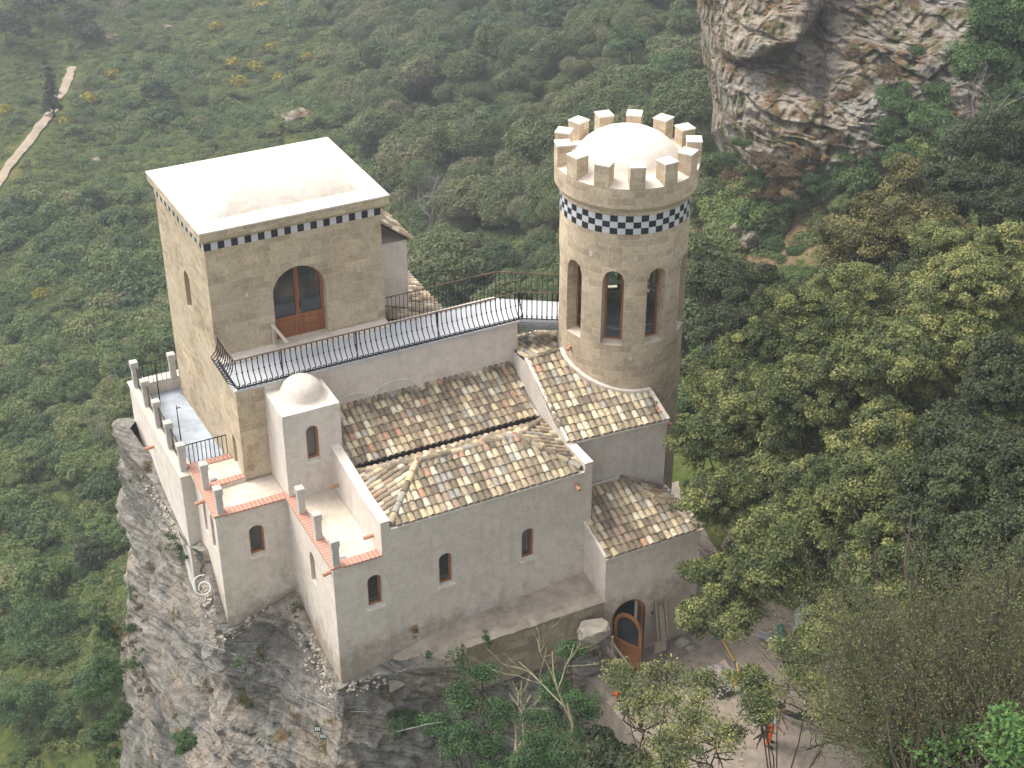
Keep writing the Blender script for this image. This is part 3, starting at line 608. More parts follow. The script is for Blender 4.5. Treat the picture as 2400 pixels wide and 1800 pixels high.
mb = MB(); mb.prism([(tl-.05, 6.40), (-2.05, 6.40), (-2.05, 12.65), (tl-.05, 12.65)], 5.2, 5.235); mb.build('coping', M['cream'], ter); mb = MB(); mb.prism([(-2.05, 12.22), (-.75, 12.22), (-.75, 12.65), (-2.05, 12.65)], 5.2, 5.235); mb.build('coping', M['cream'], ter)
mb = MB(); mb.face([(-2.1, 6.7, 4.76), (-.7, 6.7, 4.76), (-.7, 12.3, 4.76), (-2.1, 12.3, 4.76)]); mb.build('terrace_floor', M['blue_floor'], ter)
for y in (12.2, 10.9, 9.5, 8.13, 6.76): post(ter, -2.33, y, 5.235, 1.0)
post(ter, -1.07, 12.15, 5.235, 1.0)
spout(ter, (tl, 9.9, 4.25), (-1, 0, -.05), ln=.3)

# ---- square tower ----------------------------------------------------
sq = empty('square_tower', (2, 9.6, 5), 'tan stone square tower with pale vaulted roof and large arched glass door', 'tower')
X0, X1, Y0, Y1 = -.75, 4.80, 7.3, 11.9; XB = -.94
DA = arch(1.19-X0, 2.88-X0, 8.50, 11.05, n=20)
mb = MB()
wall(mb, (X0, Y0), (X1, Y0), [(0, 3), (X1-X0, 3), (X1-X0, 12.45), (0, 12.45)], [DA], .32)
mb.build('front_wall', M['stone'], sq)
mb = MB(); WS = arch(Y1-9.85, Y1-9.2, 9.15, 10.5, rise=.32)
WS2 = arch(Y1-9.78, Y1-9.25, 9.2, 10.5, rise=.27)
wall(mb, (XB, Y1), (X0, Y0), [(0, 1), (Y1-Y0, 1), (Y1-Y0, 12.45), (0, 12.45)], [WS2], .45)
mb.build('rough_side_wall', M['stone_rough'], sq)
mb = MB(); mb.face([(X1, Y0, 3), (X1, Y1, 3), (X1, Y1, 12.45), (X1, Y0, 12.45)]); mb.face([(X1, Y1, 3), (XB, Y1, 1), (XB, Y1, 12.45), (X1, Y1, 12.45)]); mb.build('rear_wall', M['stone'], sq)
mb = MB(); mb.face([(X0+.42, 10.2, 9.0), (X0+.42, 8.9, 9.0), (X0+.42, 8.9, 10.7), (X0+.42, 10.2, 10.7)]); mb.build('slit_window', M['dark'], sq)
# chequered course
def course(parent, runs, z0, z1, proud=.015):
    m = MB()
    for a, b, first in runs:
        a = Vector((a[0], a[1], 0)); b = Vector((b[0], b[1], 0)); d = b-a; n = int(round(d.length/.2034)); d = d/n; nr = Vector((d.y, -d.x, 0)).normalized()*proud
        for i in range(n): p = a+d*i+nr; q = p+d; m.face([p+Vector((0, 0, z0)), q+Vector((0, 0, z0)), q+Vector((0, 0, z1)), p+Vector((0, 0, z1))], mi=(i+first) % 2)
        m.face([a+Vector((0, 0, z1)), a+nr+Vector((0, 0, z1)), b+nr+Vector((0, 0, z1)), b+Vector((0, 0, z1))], mi=1)
        m.face([a+Vector((0, 0, z0)), b+Vector((0, 0, z0)), b+nr+Vector((0, 0, z0)), a+nr+Vector((0, 0, z0))], mi=1)
    return m.build('chequered_band', [M['black_tile'], M['white_tile']], parent)
course(sq, [((X0, Y0), (X1, Y0), 0), ((XB, Y1), (X0, Y0), 1), ((X1, Y0), (X1, Y1), 1)], 12.18, 12.42)
mb = MB(); o1, o2 = .06, .22   # cornice: splay + slab
def ring(o, z): return [Vector((X0-o*.7, Y0-o, z)), Vector((X1+o, Y0-o, z)), Vector((X1+o*.6, Y1+o*.7, z)), Vector((XB-o*.7, Y1+o*.7, z))]
for (oa, za), (ob, zb_) in zip([(.02, 12.42), (.10, 12.50), (o2, 12.58)], [(.10, 12.50), (o2, 12.58), (o2, 12.84)]):
    ra, rb = ring(oa, za), ring(ob, zb_)
    for i in range(4): mb.face([ra[i], ra[(i+1) % 4], rb[(i+1) % 4], rb[i]])
mb.build('cornice', M['stone'], sq)
mb = MB(); r = ring(o2+.02, 12.84); r2 = ring(o2+.02, 12.885)
for i in range(4): mb.face([r[i], r[(i+1) % 4], r2[(i+1) % 4], r2[i]])
mb.face(r2); mb.build('roof_slab', M['white'], sq)
# cloister vault
mb = MB(); vx0, vx1, vy0, vy1 = X0+.50, X1-.50, Y0+.50, Y1-.45; vh = .84; nn = 44
def vz(a, b):
    r_ = max(abs(a), abs(b)); k = abs(abs(a)-abs(b))
    return 12.886+vh*(max(0, 1-r_**2.1))**.85
G_ = [[Vector((vx0+(vx1-vx0)*(i/nn), vy0+(vy1-vy0)*(j/nn), vz(2*i/nn-1, 2*j/nn-1))) for j in range(nn+1)] for i in range(nn+1)]
for i in range(nn):
    for j in range(nn): mb.face([G_[i][j], G_[i+1][j], G_[i+1][j+1], G_[i][j+1]], smooth=True)
mb.build('roof_vault', M['dome'], sq, merge=True)
# the arched door
dn = MB(); P = lambda s, z, d=.0: Vector((X0+s, Y0+d, z))
sA, sB, zt, zs = 1.19-X0, 2.88-X0, 11.05, 10.205; c = (sA+sB)/2; R_ = (sB-sA)/2; fr = .09
outer = DA; inner = [(sA+fr, 9.25), (c-.07, 9.25), (c-.07, zs+math.sqrt((R_-fr)**2-.07**2))]+[(c-(R_-fr)*math.sin(t), zs+(R_-fr)*math.cos(t)) for t in np.linspace(.09, math.pi/2, 10)]
inner2 = [(2*c-a, b) for a, b in inner][::-1]
dn.poly([P(a, b, .26) for a, b in outer], [[P(a, b, .26) for a, b in inner], [P(a, b, .26) for a, b in inner2]])
for inn in (inner, inner2):
    for i in range(len(inn)): a, b = inn[i], inn[(i+1) % len(inn)]; dn.face([P(*a, .26), P(*a, .32), P(*b, .32), P(*b, .26)])
for x0_, x1_ in ((sA+.14, c-.12), (c+.12, sB-.14)):
    for z0_, z1_ in ((8.62, 8.82), (8.88, 9.14)):
        for q in ((x0_, x1_, z0_, z0_+.02), (x0_, x1_, z1_-.02, z1_), (x0_, x0_+.02, z0_, z1_), (x1_-.02, x1_, z0_, z1_)): dn.box(X0+q[0], X0+q[1], Y0+.24, Y0+.262, q[2], q[3], skip='k')
dn.bar(P(c, 8.5, .25), P(c, 11.0, .25), .06, .04)
door = dn.build('arched_door', M['wood'], sq)
g = MB(); g.poly([P(a, b, .31) for a, b in outer]); g.build('pane', M['glass'], door)
g = MB(); g.bar(P(c+.05, 9.5, .22), P(c+.05, 9.75, .22), .03, .03); g.build('handle', M['iron'], door)
mb = MB(); mb.box(1.1, 2.95, Y0-.12, Y0+.3, 8.46, 8.53); mb.build('doorstep', M['cream'], sq)
mb = MB(); a_ = at(480+1105/6.9125, 740+160/6.91, y=7.15); mb.bar((1.06, 7.25, 9.28), (1.28, 6.55, 8.95), .1, .03); mb.bar((1.06, 7.25, 9.2), (1.06, 7.25, 8.5), .05, .05); mb.build('ramp_board', M['cream'], sq)
# putlog holes / pale plugs
mb = MB(); R4 = random.Random(5)
for u, v in [(300+876/3.16, 280+1300/3.16), (300+1703/3.16, 280+1110/3.16), (300+1730/3.16, 280+1390/3.16)]:
    mb = MB(); q = at(u, v, y=Y0); mb.box(q.x-.04, q.x+.06, Y0-.006, Y0+.01, q.z-.08, q.z+.07); mb.build('plugged_hole', M['cream'], sq)
# ---- rear wing with the tall white chimney-like block -----------------
rw = empty('rear_wing', (6, 9.5, 6), 'white rear wing with tall block topped by clay tiles, peeping out behind the square tower', 'building')
mb = MB(); mb.box(4.9, 6.2, 8.7, 10.6, 3, 10.38); mb.build('tall_block', M['plaster_up'], rw)
mb = MB(); tile_field(mb, [(6.30, 8.55, 10.36), (6.30, 10.7, 10.36), (4.9, 10.7, 11.45), (4.9, 8.55, 11.45)], seed=31); mb.build('block_roof', M['tile'], rw)
mb = MB(); mb.box(4.9, 7.3, 7.9, 12.0, 0, 7.35); mb.box(7.3, 7.34, 7.9, 12, 0, 7.3); mb.build('wall', M['plaster_up'], rw)
mb = MB(); tile_field(mb, [(7.45, 7.8, 7.33), (7.45, 12.1, 7.33), (5.2, 12.1, 8.1), (5.2, 7.8, 8.1)], seed=32); mb.build('lean_to_roof', M['tile'], rw)

# ---- round tower -----------------------------------------------------
TC = Vector((11.55, 4.08, 0)); TR = 1.99; TI = 1.60; NW = 9
rt = empty('round_tower', (TC.x, TC.y, 0), 'tall round stone tower with battlements, chequered tile band and tall arched lantern windows', 'tower')
wa = [math.radians(-168.5+40*i) for i in range(NW)]; hw = math.radians(9.8)
def CP(r, a, z): return Vector((TC.x+r*math.cos(a), TC.y+r*math.sin(a), z))
angs = []
for i in range(NW):
    angs += [wa[i]+hw*t for t in np.linspace(-1, 1, 9)]
    angs += [wa[i]+hw+(math.radians(40)-2*hw)*t for t in np.linspace(0, 1, 6)[1:-1]]
angs.append(angs[0]+2*math.pi)
zsill, zspr, ztop = 8.60, 10.80, 11.17
def archz(t): return zspr+(ztop-zspr)*math.sqrt(max(0, 1-t*t))
def loc(a):
    for w in wa+[wa[0]+2*math.pi]:
        if abs(a-w) <= hw+1e-6: return (a-w)/hw
    return None
tw = MB()
def cyl(mb, r, a, b, za0, za1, zb0, zb1, inward=False, mi=0):
    q = [CP(r, a, za0), CP(r, b, zb0), CP(r, b, zb1), CP(r, a, za1)]; uv = [(r*a, za0), (r*b, zb0), (r*b, zb1), (r*a, za1)]
    if inward: q = q[::-1]; uv = uv[::-1]
    mb.face(q, uv=uv, mi=mi)
rbase = 2.0
for a, b in zip(angs[:-1], angs[1:]):
    m = (a+b)/2; inw = loc(m) is not None
    for r, inv in ((TR, False), (TI, True)):
        zlo = -4 if not inv else zsill-.05
        if inw:
            cyl(tw, r, a, b, zlo, zsill, zlo, zsill, inv); ta, tb = loc(a) or 0, loc(b) or 0
            ta = max(-1, min(1, (a-min(wa+[wa[0]+2*math.pi], key=lambda w: abs(m-w)))/hw)); tb = max(-1, min(1, (b-min(wa+[wa[0]+2*math.pi], key=lambda w: abs(m-w)))/hw))
            cyl(tw, r, a, b, archz(ta), 13.2, archz(tb), 13.2, inv)
            if not inv:
                tw.face([CP(TR, a, zsill-.02), CP(TR, b, zsill-.02), CP(TI, b, zsill+.03), CP(TI, a, zsill+.03)], mi=1)
                tw.face([CP(TR, a, archz(ta)), CP(TI, a, archz(ta)), CP(TI, b, archz(tb)), CP(TR, b, archz(tb))])
        else: cyl(tw, r, a, b, zlo, 13.2, zlo, 13.2, inv)
for w in wa:
    for sgn in (-1, 1):
        a = w+hw*sgn; q = [CP(TR, a, zsill), CP(TI, a, zsill), CP(TI, a, zspr), CP(TR, a, zspr)]; uv = [(0, zsill), (.4, zsill), (.4, zspr), (0, zspr)]
        tw.face(q if sgn > 0 else q[::-1], uv=uv if sgn > 0 else uv[::-1])
tw.build('shaft', [M['stone_round'], M['cream']], rt)
mb = MB(); n = 48
mb.face([CP(TI, 2*math.pi*i/n, 8.2) for i in range(n)]); 
mb.build('lantern_floor', M['blue_floor'], rt)
for w in wa:       # timber frames with clear panes
    f = MB(); rr = TI+.06; rad = Vector((math.cos(w), math.sin(w), 0)); tg = Vector((-math.sin(w), math.cos(w), 0)); half = TI*math.sin(hw)+.0
    O = TC+rad*(TI*math.cos(hw)+.05); Q = lambda s, z, d=0: O+tg*s+Vector((0, 0, z))-rad*d
    h = arch(-half-.02, half+.02, zsill, ztop, rise=ztop-zspr); e = .055
    inn = [(-half+e, zsill+.09), (half-e, zsill+.09)]+[((half-e)*math.cos(math.pi*i/10), zspr+(ztop-zspr-e)*math.sin(math.pi*i/10)) for i in range(11)]
    f.poly([Q(*p) for p in h], [[Q(*p) for p in inn]]); f.poly([Q(*p, .06) for p in h][::-1], [[Q(*p, .06) for p in inn][::-1]])
    for i in range(len(inn)): a, b = inn[i], inn[(i+1) % len(inn)]; f.face([Q(*a), Q(*a, .06), Q(*b, .06), Q(*b)])
    wo = f.build('lantern_window', M['wood'], rt); g = MB(); g.poly([Q(*p, .03) for p in h]); g.build('pane', M['clear'], wo)
mb = MB()    # sill ledge running round inside
for i in range(n):
    a, b = 2*math.pi*i/n, 2*math.pi*(i+1)/n
    mb.face([CP(TI-.12, a, 9.0), CP(TI-.12, b, 9.0), CP(TI, b, 9.0), CP(TI, a, 9.0)][::-1]); mb.face([CP(TI-.12, a, 8.9), CP(TI-.12, b, 8.9), CP(TI-.12, b, 9.0), CP(TI-.12, a, 9.0)][::-1])
mb.build('inner_ledge', M['white'], rt)
mb = MB()    # chequered band
nc = 54
for i in range(nc):
    for k in range(2):
        a = 2*math.pi*(i+k/2)/nc; b = 2*math.pi*(i+(k+1)/2)/nc
        for j in range(3): z0_, z1_ = 12.41+.2*j, 12.41+.2*(j+1); mb.face([CP(TR+.012, a, z0_), CP(TR+.012, b, z0_), CP(TR+.012, b, z1_), CP(TR+.012, a, z1_)], mi=(i+j) % 2)
mb.build('chequered_band', [M['black_tile'], M['white_tile']], rt)
mb = MB(); n = 72; prof = [(TR, 13.02), (TR+.05, 13.05), (TR+.05, 13.12), (TR+.10, 13.2), (TR+.19, 13.32), (TR+.2, 13.95)]
for (r0, z0_), (r1, z1_) in zip(prof[:-1], prof[1:]):
    for i in range(n):
        a, b = 2*math.pi*i/n, 2*math.pi*(i+1)/n; mb.face([CP(r0, a, z0_), CP(r0, b, z0_), CP(r1, b, z1_), CP(r1, a, z1_)], uv=[(r1*a, z0_), (r1*b, z0_), (r1*b, z1_), (r1*a, z1_)], smooth=False)
mb.build('parapet', M['stone_round'], rt)
mb = MB(); prof = [(2.19, 13.951), (2.12, 13.96), (1.72, 14.10), (1.60, 14.13), (1.50, 14.26), (1.36, 14.42), (1.15, 14.60), (.9, 14.74), (.6, 14.84), (.3, 14.895), (0, 14.91)]
for (r0, z0_), (r1, z1_) in zip(prof[:-1], prof[1:]):
    for i in range(n):
        a, b = 2*math.pi*i/n, 2*math.pi*(i+1)/n; q = [CP(r0, a, z0_), CP(r0, b, z0_), CP(r1, b, z1_), CP(r1, a, z1_)]; mb.face(q if r1 > 0 else q[:3], smooth=True)
mb.build('dome', M['dome'], rt, merge=True)
for k in range(13):
    a = math.radians(-112.4+360/13*k); mb = MB(); tf = Matrix.Translation(CP(1.96, a, 0)) @ Matrix.Rotation(a, 4, 'Z')
    mb.box(-.21, .235, -.225, .225, 13.96, 14.60, tf=tf); mo = mb.build('merlon', M['stone_round'], rt)
    c_ = MB(); c_.box(-.225, .245, -.24, .24, 14.60, 14.645, tf=tf); c_.build('merlon_cap', M['white'], mo)
mb = MB()
for a, z in [(-149.5, 11.66), (-109.7, 11.66), (-68, 11.62), (-29, 11.6), (-139.1, 8.2), (-110.3, 8.2), (-81.6, 8.2), (-52, 8.2)]:
    tf = Matrix.Translation(CP(TR, math.radians(a), z)) @ Matrix.Rotation(math.radians(a), 4, 'Z'); mb = MB(); mb.box(-.05, .012, -.06, .05, -.12, .03, tf=tf); mb.build('plugged_hole', M['cream'], rt)
spout(rt, CP(TR, math.radians(-171), 8.1), (math.cos(math.radians(-150)), math.sin(math.radians(-150)), -.3), ln=.18)

# ---- tiled wing hugging the round tower -------------------------------
wing = empty('tower_side_wing', (9.8, 2, 4), 'plain white wing with sloping tiled roof curving round the foot of the round tower', 'building')
DL = Vector((8.09, 1.17, 6.45)); DR = Vector((11.49, .91, 6.45)); dx = DR-DL
y_r = 4.25; rl = at(1234.2, 845.7, y=y_r); nrm = dx.cross(rl-DL).normalized()
if nrm.z < 0: nrm = -nrm
zpl = lambda x, y: DL.z-(nrm.x*(x-DL.x)+nrm.y*(y-DL.y))/nrm.z
mb = MB(); mb.face([(DL.x, DL.y, 2.5), (DR.x, DR.y, 2.5), DR, DL])
mb.face([(DR.x, DR.y, -1), (DR.x+.02, 2.3, -1), (DR.x+.02, 2.3, zpl(11.5, 2.3)), DR]); 
pl = [(DL.x, DL.y), (8.22, y_r)]
mb.face([(8.22, y_r, 5), (DL.x, DL.y, 5), DL, (8.22, y_r, zpl(8.22, y_r))]); mb.face([(8.3, 6.3, 4), (8.22, y_r, 5), (8.22, y_r, zpl(8.22, y_r)), (8.56, 6.3, 7.15)])
mb.face([(DL.x, DL.y, -1), (DR.x, DR.y, -1), (DR.x, DR.y, 2.5), (DL.x, DL.y, 2.5)])
mb.face([(11.2, 6.45, 0), (8.5, 6.45, 0), (8.5, 6.45, 7.13), (11.2, 6.45, 7.1)])
mb.build('wall', M['plaster_up'], wing)
# roof polygon cut by the curved collar
RC = TR+.10; col = []
for a in np.linspace(math.radians(-176), math.radians(-94), 14):
    x, y = TC.x+RC*math.cos(a), TC.y+RC*math.sin(a); col.append((x, y, zpl(x, y)))
rp = [tuple(DL), tuple(DR), (11.5, 1.99, zpl(11.5, 1.99))]+col[::-1]+[(9.45, y_r, zpl(9.45, y_r)), (8.22, y_r, zpl(8.22, y_r))]
mb = MB(); tile_field(mb, rp, seed=21, clip=.02)
zrg = zpl(8.3, y_r); tile_field(mb, [(11.2, 6.42, 7.12), (8.56, 6.42, 7.12), (8.3, y_r+.02, zrg), (9.6, y_r+.02, zrg)], seed=22)
wr = mb.build('roof', M['tile'], wing)
cp = MB(); cap_line(cp, (8.3, y_r, zrg+.0), (9.5, y_r, zpl(9.5, y_r)), seed=9); cp.build('ridge_caps', [M['tile'], M['mortar']], wr)
mb = MB()
cps = [Vector((x, y, z+.07)) for x, y, z in col]; cps = [Vector((9.52, y_r, zpl(9.52, y_r)+.08))]+cps+[Vector((11.5, 2.0, zpl(11.5, 2.0)+.07))]
for a, b in zip(cps[:-1], cps[1:]): mb.bar(a, b, .15, .16)
mb.bar(Vector((11.47, 2.0, zpl(11.5, 2)+.07)), DR+Vector((-.02, -.06, .05)), .12, .12); mb.bar(DL+Vector((.02, -.03, -.01)), DR+Vector((0.03, -.03, -.01)), .10, .06)
mb.bar(DL+Vector((.03, 0, .06)), (8.25, y_r, zpl(8.22, y_r)+.10), .09, .10); mb.build('coping', M['white'], wing); mb = MB(); mb.bar((8.56, 6.47, 7.18), (11.1, 6.47, 7.16), .08, .08); mb.build('coping', M['white'], wing)
spout(wing, (DR.x, DR.y+.12, 6.2), (1, -.1, -.1), ln=.22)
# ---- entrance house ---------------------------------------------------
ent = empty('entrance_house', (9.8, -.3, -.37), 'low white entrance block with tiled hip roof and an open arched wooden door', 'building')
GX0, GX1, GY, ZE = 8.13, 11.5, -1.35, 3.78
DO = arch(8.42-GX0, 9.62-GX0, -.37, 1.85, n=16, rise=.62)
mb = MB(); wall(mb, (GX0, GY), (GX1, GY), [(0, -1.5), (GX1-GX0, -1.5), (GX1-GX0, ZE), (0, ZE)], [DO], .3)
mb.face([(GX0, 0.0, -1.5), (GX0, GY, -1.5), (GX0, GY, ZE), (GX0, 0, 4.22)]); mb.face([(GX1, GY, -1.5), (GX1, 1, -1.5), (GX1, 1, 3.85), (GX1, GY, ZE)])
mb.build('wall', M['plaster'], ent)
ra, rb, rc_, rd = (GX0, GY, ZE), (GX1, GY, ZE), (9.95, 1.0, 4.66), (8.2, 1.1, 4.66)
mb = MB(); tile_field(mb, [ra, rb, rc_, (8.13, 1.1, 4.66)], seed=41); tile_field(mb, [rb, (GX1, .93, 3.85), rc_], seed=42, clip=.01)
er = mb.build('roof', M['tile'], ent)
cp = MB(); cap_line(cp, (rb[0]-.08, rb[1]+.1, rb[2]+.03), rc_, seed=12); cp.build('ridge_caps', [M['tile'], M['mortar']], er)
mb = MB(); mb.bar((GX0-.02, GY-.03, ZE-.01), (GX1+.03, GY-.03, ZE-.01), .09, .06); mb.bar((GX0-.01, GY, ZE+.04), (GX0-.01, 0, 4.26), .08, .1); mb.bar((GX1+.02, GY, ZE+.05), (GX1+.02, .93, 3.92), .1, .1)
mb.build('coping', M['white'], ent); mb = MB(); mb.bar((8.34, 1.0, 4.72), (9.9, .98, 4.72), .06, .08); mb.build('flashing', M['white'], ent)
fr_ = MB(); t_ = .09      # door frame
inn = [(DO[0][0]+t_, -.37), (DO[1][0]-t_, -.37)]+[((DO[0][0]+DO[1][0])/2+(.6-t_)*math.cos(math.pi*i/16), 1.23+(.62-t_)*math.sin(math.pi*i/16)) for i in range(17)]
P = lambda s, z, d=0: Vector((GX0+s, GY+d, z))
for i in range(1, len(DO)-0):
    if i == len(DO)-0: break
a_o = DO[1:]+[DO[0]]; a_i = inn[1:]+[inn[0]]
for i in range(len(a_o)-1):
    fr_.face([P(*a_o[i], .06), P(*a_o[i+1], .06), P(*a_i[i+1], .06), P(*a_i[i], .06)][::-1]); fr_.face([P(*a_i[i], .06), P(*a_i[i+1], .06), P(*a_i[i+1], .28), P(*a_i[i], .28)][::-1]); fr_.face([P(*a_o[i], -.012), P(*a_o[i+1], -.012), P(*a_o[i+1], .06), P(*a_o[i], .06)][::-1])
dfr = fr_.build('door_frame', M['wood'], ent)
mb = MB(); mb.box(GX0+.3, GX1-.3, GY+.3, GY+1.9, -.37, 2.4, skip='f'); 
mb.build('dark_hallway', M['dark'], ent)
mb = MB(); mb.box(9.40, 9.5, GY+.25, GY+.30, -.37, 1.75); mb.build('reveal', M['white'], ent)
# the open door leaf, hinged on the left jamb, swung out towards the front
hx, hy = 8.50, GY-.02; leaf_a = math.radians(-64); lw = 1.02
lt = Vector((math.cos(leaf_a), math.sin(leaf_a), 0)); ln_ = Vector((lt.y, -lt.x, 0)); hv = Vector((hx, hy, 0))
LP = lambda s, z, d=0: hv+lt*s+Vector((0, 0, z))+ln_*d
lo = arch(0, lw, -.33, 1.72, n=16, rise=.52); li = [(.12, .62), (lw-.12, .62)]+[(lw/2+(lw/2-.12)*math.cos(math.pi*i/16), 1.20+.40*math.sin(math.pi*i/16)) for i in range(17)]
mb = MB(); mb.poly([LP(*p) for p in lo], [[LP(*p) for p in li]]); mb.poly([LP(*p, -.05) for p in lo][::-1], [[LP(*p, -.05) for p in li][::-1]])
for lp in (lo, li):
    for i in range(len(lp)): a, b = lp[i], lp[(i+1) % len(lp)]; mb.face([LP(*a), LP(*a, -.05), LP(*b, -.05), LP(*b)])
for z in (.15, .55): mb.bar(LP(.05, z, .01), LP(lw-.05, z, .01), .03, .03, upv=ln_)
for s in (.1, lw-.1): mb.bar(LP(s, -.3, .01), LP(s, .6, .01), .03, .03, upv=ln_)
leaf = mb.build('door_leaf', M['wood'], ent); g = MB(); g.poly([LP(*p, -.025) for p in li]); g.build('pane', M['glass'], leaf)
mb = MB(); q = at(1300+757/3.318, 1100+1115/3.318, y=GY); mb.box(q.x-.03, q.x+.04, GY-.01, GY+.01, q.z-.05, q.z+.05); mb.build('wall_socket', M['iron'], ent)
mb = MB(); mb.box(8.35, 9.7, GY-.35, GY+.3, -.5, -.39); mb.build('doorstep', M['concrete'], ent)
# =================================================================== IRONWORK
def baluster(mb, base, out, h=.98, r=.017, belly=.25, curl=True):
    base = Vector(base); out = Vector(out); pr = [(0, h), (0, .80*h), (.015, .70*h), (.05, .58*h), (.11, .44*h), (belly, .30*h), (belly*.95, .20*h), (.09, .09*h), (.02, .03), (0, 0)]
    mb.tube([base+out*o+Vector((0, 0, z)) for o, z in pr], r, 5)
    mb.ball(base+out*.055+Vector((0, 0, .57*h)), .034, 6, 4); mb.ball(base+Vector((0, 0, .93*h)), .03, 6, 4)
    if curl:
        t = Vector((-out.y, out.x, 0)); mb.tube([base+out*(.04+.02*math.sin(a))+t*(.05*math.cos(a))+Vector((0, 0, .08+.05*math.sin(a))) for a in np.linspace(-.6, 3.7, 8)], .016, 4)
        mb.ball(base+out*.02+Vector((0, 0, .03)), .035, 6, 3)
br = empty('balcony_railing', (4, 5.45, ZG), 'ornate black iron railing with bowed balusters along the grey walkway', 'railing')
zb_ = ZG+.05
def rail(parent, a, b, z, r=.022, mat='rust'):
    m = MB(); m.tube([Vector((*a, z)), Vector((*b, z))], r, 6); return m.build('handrail', M[mat], parent)
m0 = None; pts = []
n = 56
for i in range(n): pts.append(((-.70+i*(9.33/(n-1)), 5.43), (0, -1)))
for i in range(10): pts.append(((-.72, 5.6+i*.165), (-1, 0)))
m0 = MB(); baluster(m0, (0, 0, 0), (0, -1, 0)); me0 = m0.build('baluster', M['iron'], br)
me0.matrix_parent_inverse = Matrix.Identity(4)
first = True
for (p, o) in pts:
    b = me0 if first else me0.copy()
    if not first: scene.collection.objects.link(b)
    b.location = (p[0]-4, p[1]-5.45, zb_-ZG); b.rotation_euler = (0, 0, math.atan2(o[1], o[0])+math.pi/2); first = False
zt_ = zb_+.98
rail(br, (-.72, 5.43), (8.63, 5.43), zt_); rail(br, (-.72, 5.43), (-.72, 7.25), zt_)
rail(br, (-.72, 5.43), (8.63, 5.43), zb_+.02, mat='iron'); rail(br, (-.72, 5.43), (-.72, 7.25), zb_+.02, mat='iron')
m = MB()
for x in (.72, 3.1, 5.8, 8.6): m.tube([(x, 5.43, zb_), (x, 5.43, zt_)], .02, 6); m.tube([(x, 5.43, zb_), (x+.0, 5.50, zt_)], .012, 4)
m.build('stay_bar', M['iron'], br)
# footbridge to the round tower
bd = empty('steel_footbridge', (9.1, 6, ZG), 'short grey steel footbridge with railings joining walkway to round tower', 'bridge')
bA, bB, bC, bD = (8.6, 5.4), (10.0, 4.62), (10.35, 5.85), (8.6, 7.0)
m = MB(); m.prism([bA, bB, bC, bD], ZG-.03, ZG+.045); m.build('deck', M['walk_floor'], bd)
m = MB()
for a, b in ((bA, bB), (bD, bC)):
    A_, B_ = Vector((*a, 0)), Vector((*b, 0)); m.bar(A_+Vector((0, 0, ZG-.06)), B_+Vector((0, 0, ZG-.06)), .14, .03); m.bar(A_+Vector((0, 0, ZG-.15)), B_+Vector((0, 0, ZG-.15)), .02, .18); m.bar(A_+Vector((0, 0, ZG-.25)), B_+Vector((0, 0, ZG-.25)), .14, .03)
m.build('beam', M['steel'], bd)
n = 10; A_ = Vector((*bA, zb_))+Vector((.03, .04, 0)); B_ = Vector((*bB, zb_)); o = Vector((B_.y-A_.y, -(B_.x-A_.x), 0)).normalized()
for i in range(n):
    m = MB(); p = A_.lerp(B_, (i+.5)/n); m.tube([p+Vector((0, 0, z)) for z in (0, .2, .98)], .017, 5); m.ball(p+Vector((0, 0, .12)), .035, 6, 4); m.ball(p+Vector((0, 0, .05)), .03, 6, 4); m.build('baluster', M['iron'], bd)
m = MB(); m.tube([A_+Vector((0, 0, .98)), B_+Vector((0, 0, .98))], .02, 6); m.tube([Vector((8.6, 7.0, zt_)), Vector((*bC, zt_))], .02, 6); m.build('handrail', M['rust'], bd)
m = MB(); m.tube([A_+Vector((0, 0, .03)), B_+Vector((0, 0, .03))], .02, 5); m.build('bottom_rail', M['iron'], bd)
for i in range(12):
    m = MB(); p = Vector((8.6, 7.0, zb_)).lerp(Vector((*bC, zb_)), (i+.5)/12); m.tube([p, p+Vector((0, 0, .98))], .010, 4); m.build('bar', M['iron'], bd)
# plain rear railing
rr = empty('rear_railing', (6.7, 7.0, ZG), 'plain thin iron railing along the far edge of the grey walkway', 'railing')
rail(rr, (4.72, 6.98), (8.62, 7.0), zt_); 
for i in range(29):
    m = MB(); x = 4.78+i*.134; m.tube([(x, 6.98, zb_), (x, 6.98, zt_)], .010, 4); m.build('bar', M['iron'], rr)
# terrace railings
t1 = empty('terrace_gate_railing', (-1.5, 6.9, 4.76), 'low black iron railing closing the near end of the blue grey side terrace', 'railing')
rail(t1, (-2.24, 6.84), (-.86, 6.84), 6.05, .018, 'iron'); rail(t1, (-2.24, 6.84), (-.86, 6.84), 5.33, .014, 'iron')
for i in range(11):
    m = MB(); x = -2.2+i*.133; m.tube([(x, 6.84, 5.1), (x, 6.84, 6.05)], .014, 5); m.build('bar', M['iron'], t1)
t2 = empty('terrace_back_railing', (-1.5, 12.2, 5.2), 'thin iron railing between the posts at the far end of the side terrace', 'railing')
rail(t2, (-2.25, 12.2), (-.8, 12.2), 6.05, .016, 'iron')
for i in range(10):
    m = MB(); x = -2.2+i*.15; m.tube([(x, 12.2, 5.23), (x, 12.2, 6.05)], .012, 4); m.build('bar', M['iron'], t2)
t3 = empty('terrace_side_railing', (-2.2, 9.5, 5.2), 'iron railing panels fixed between the five stone posts on the side terrace', 'railing')
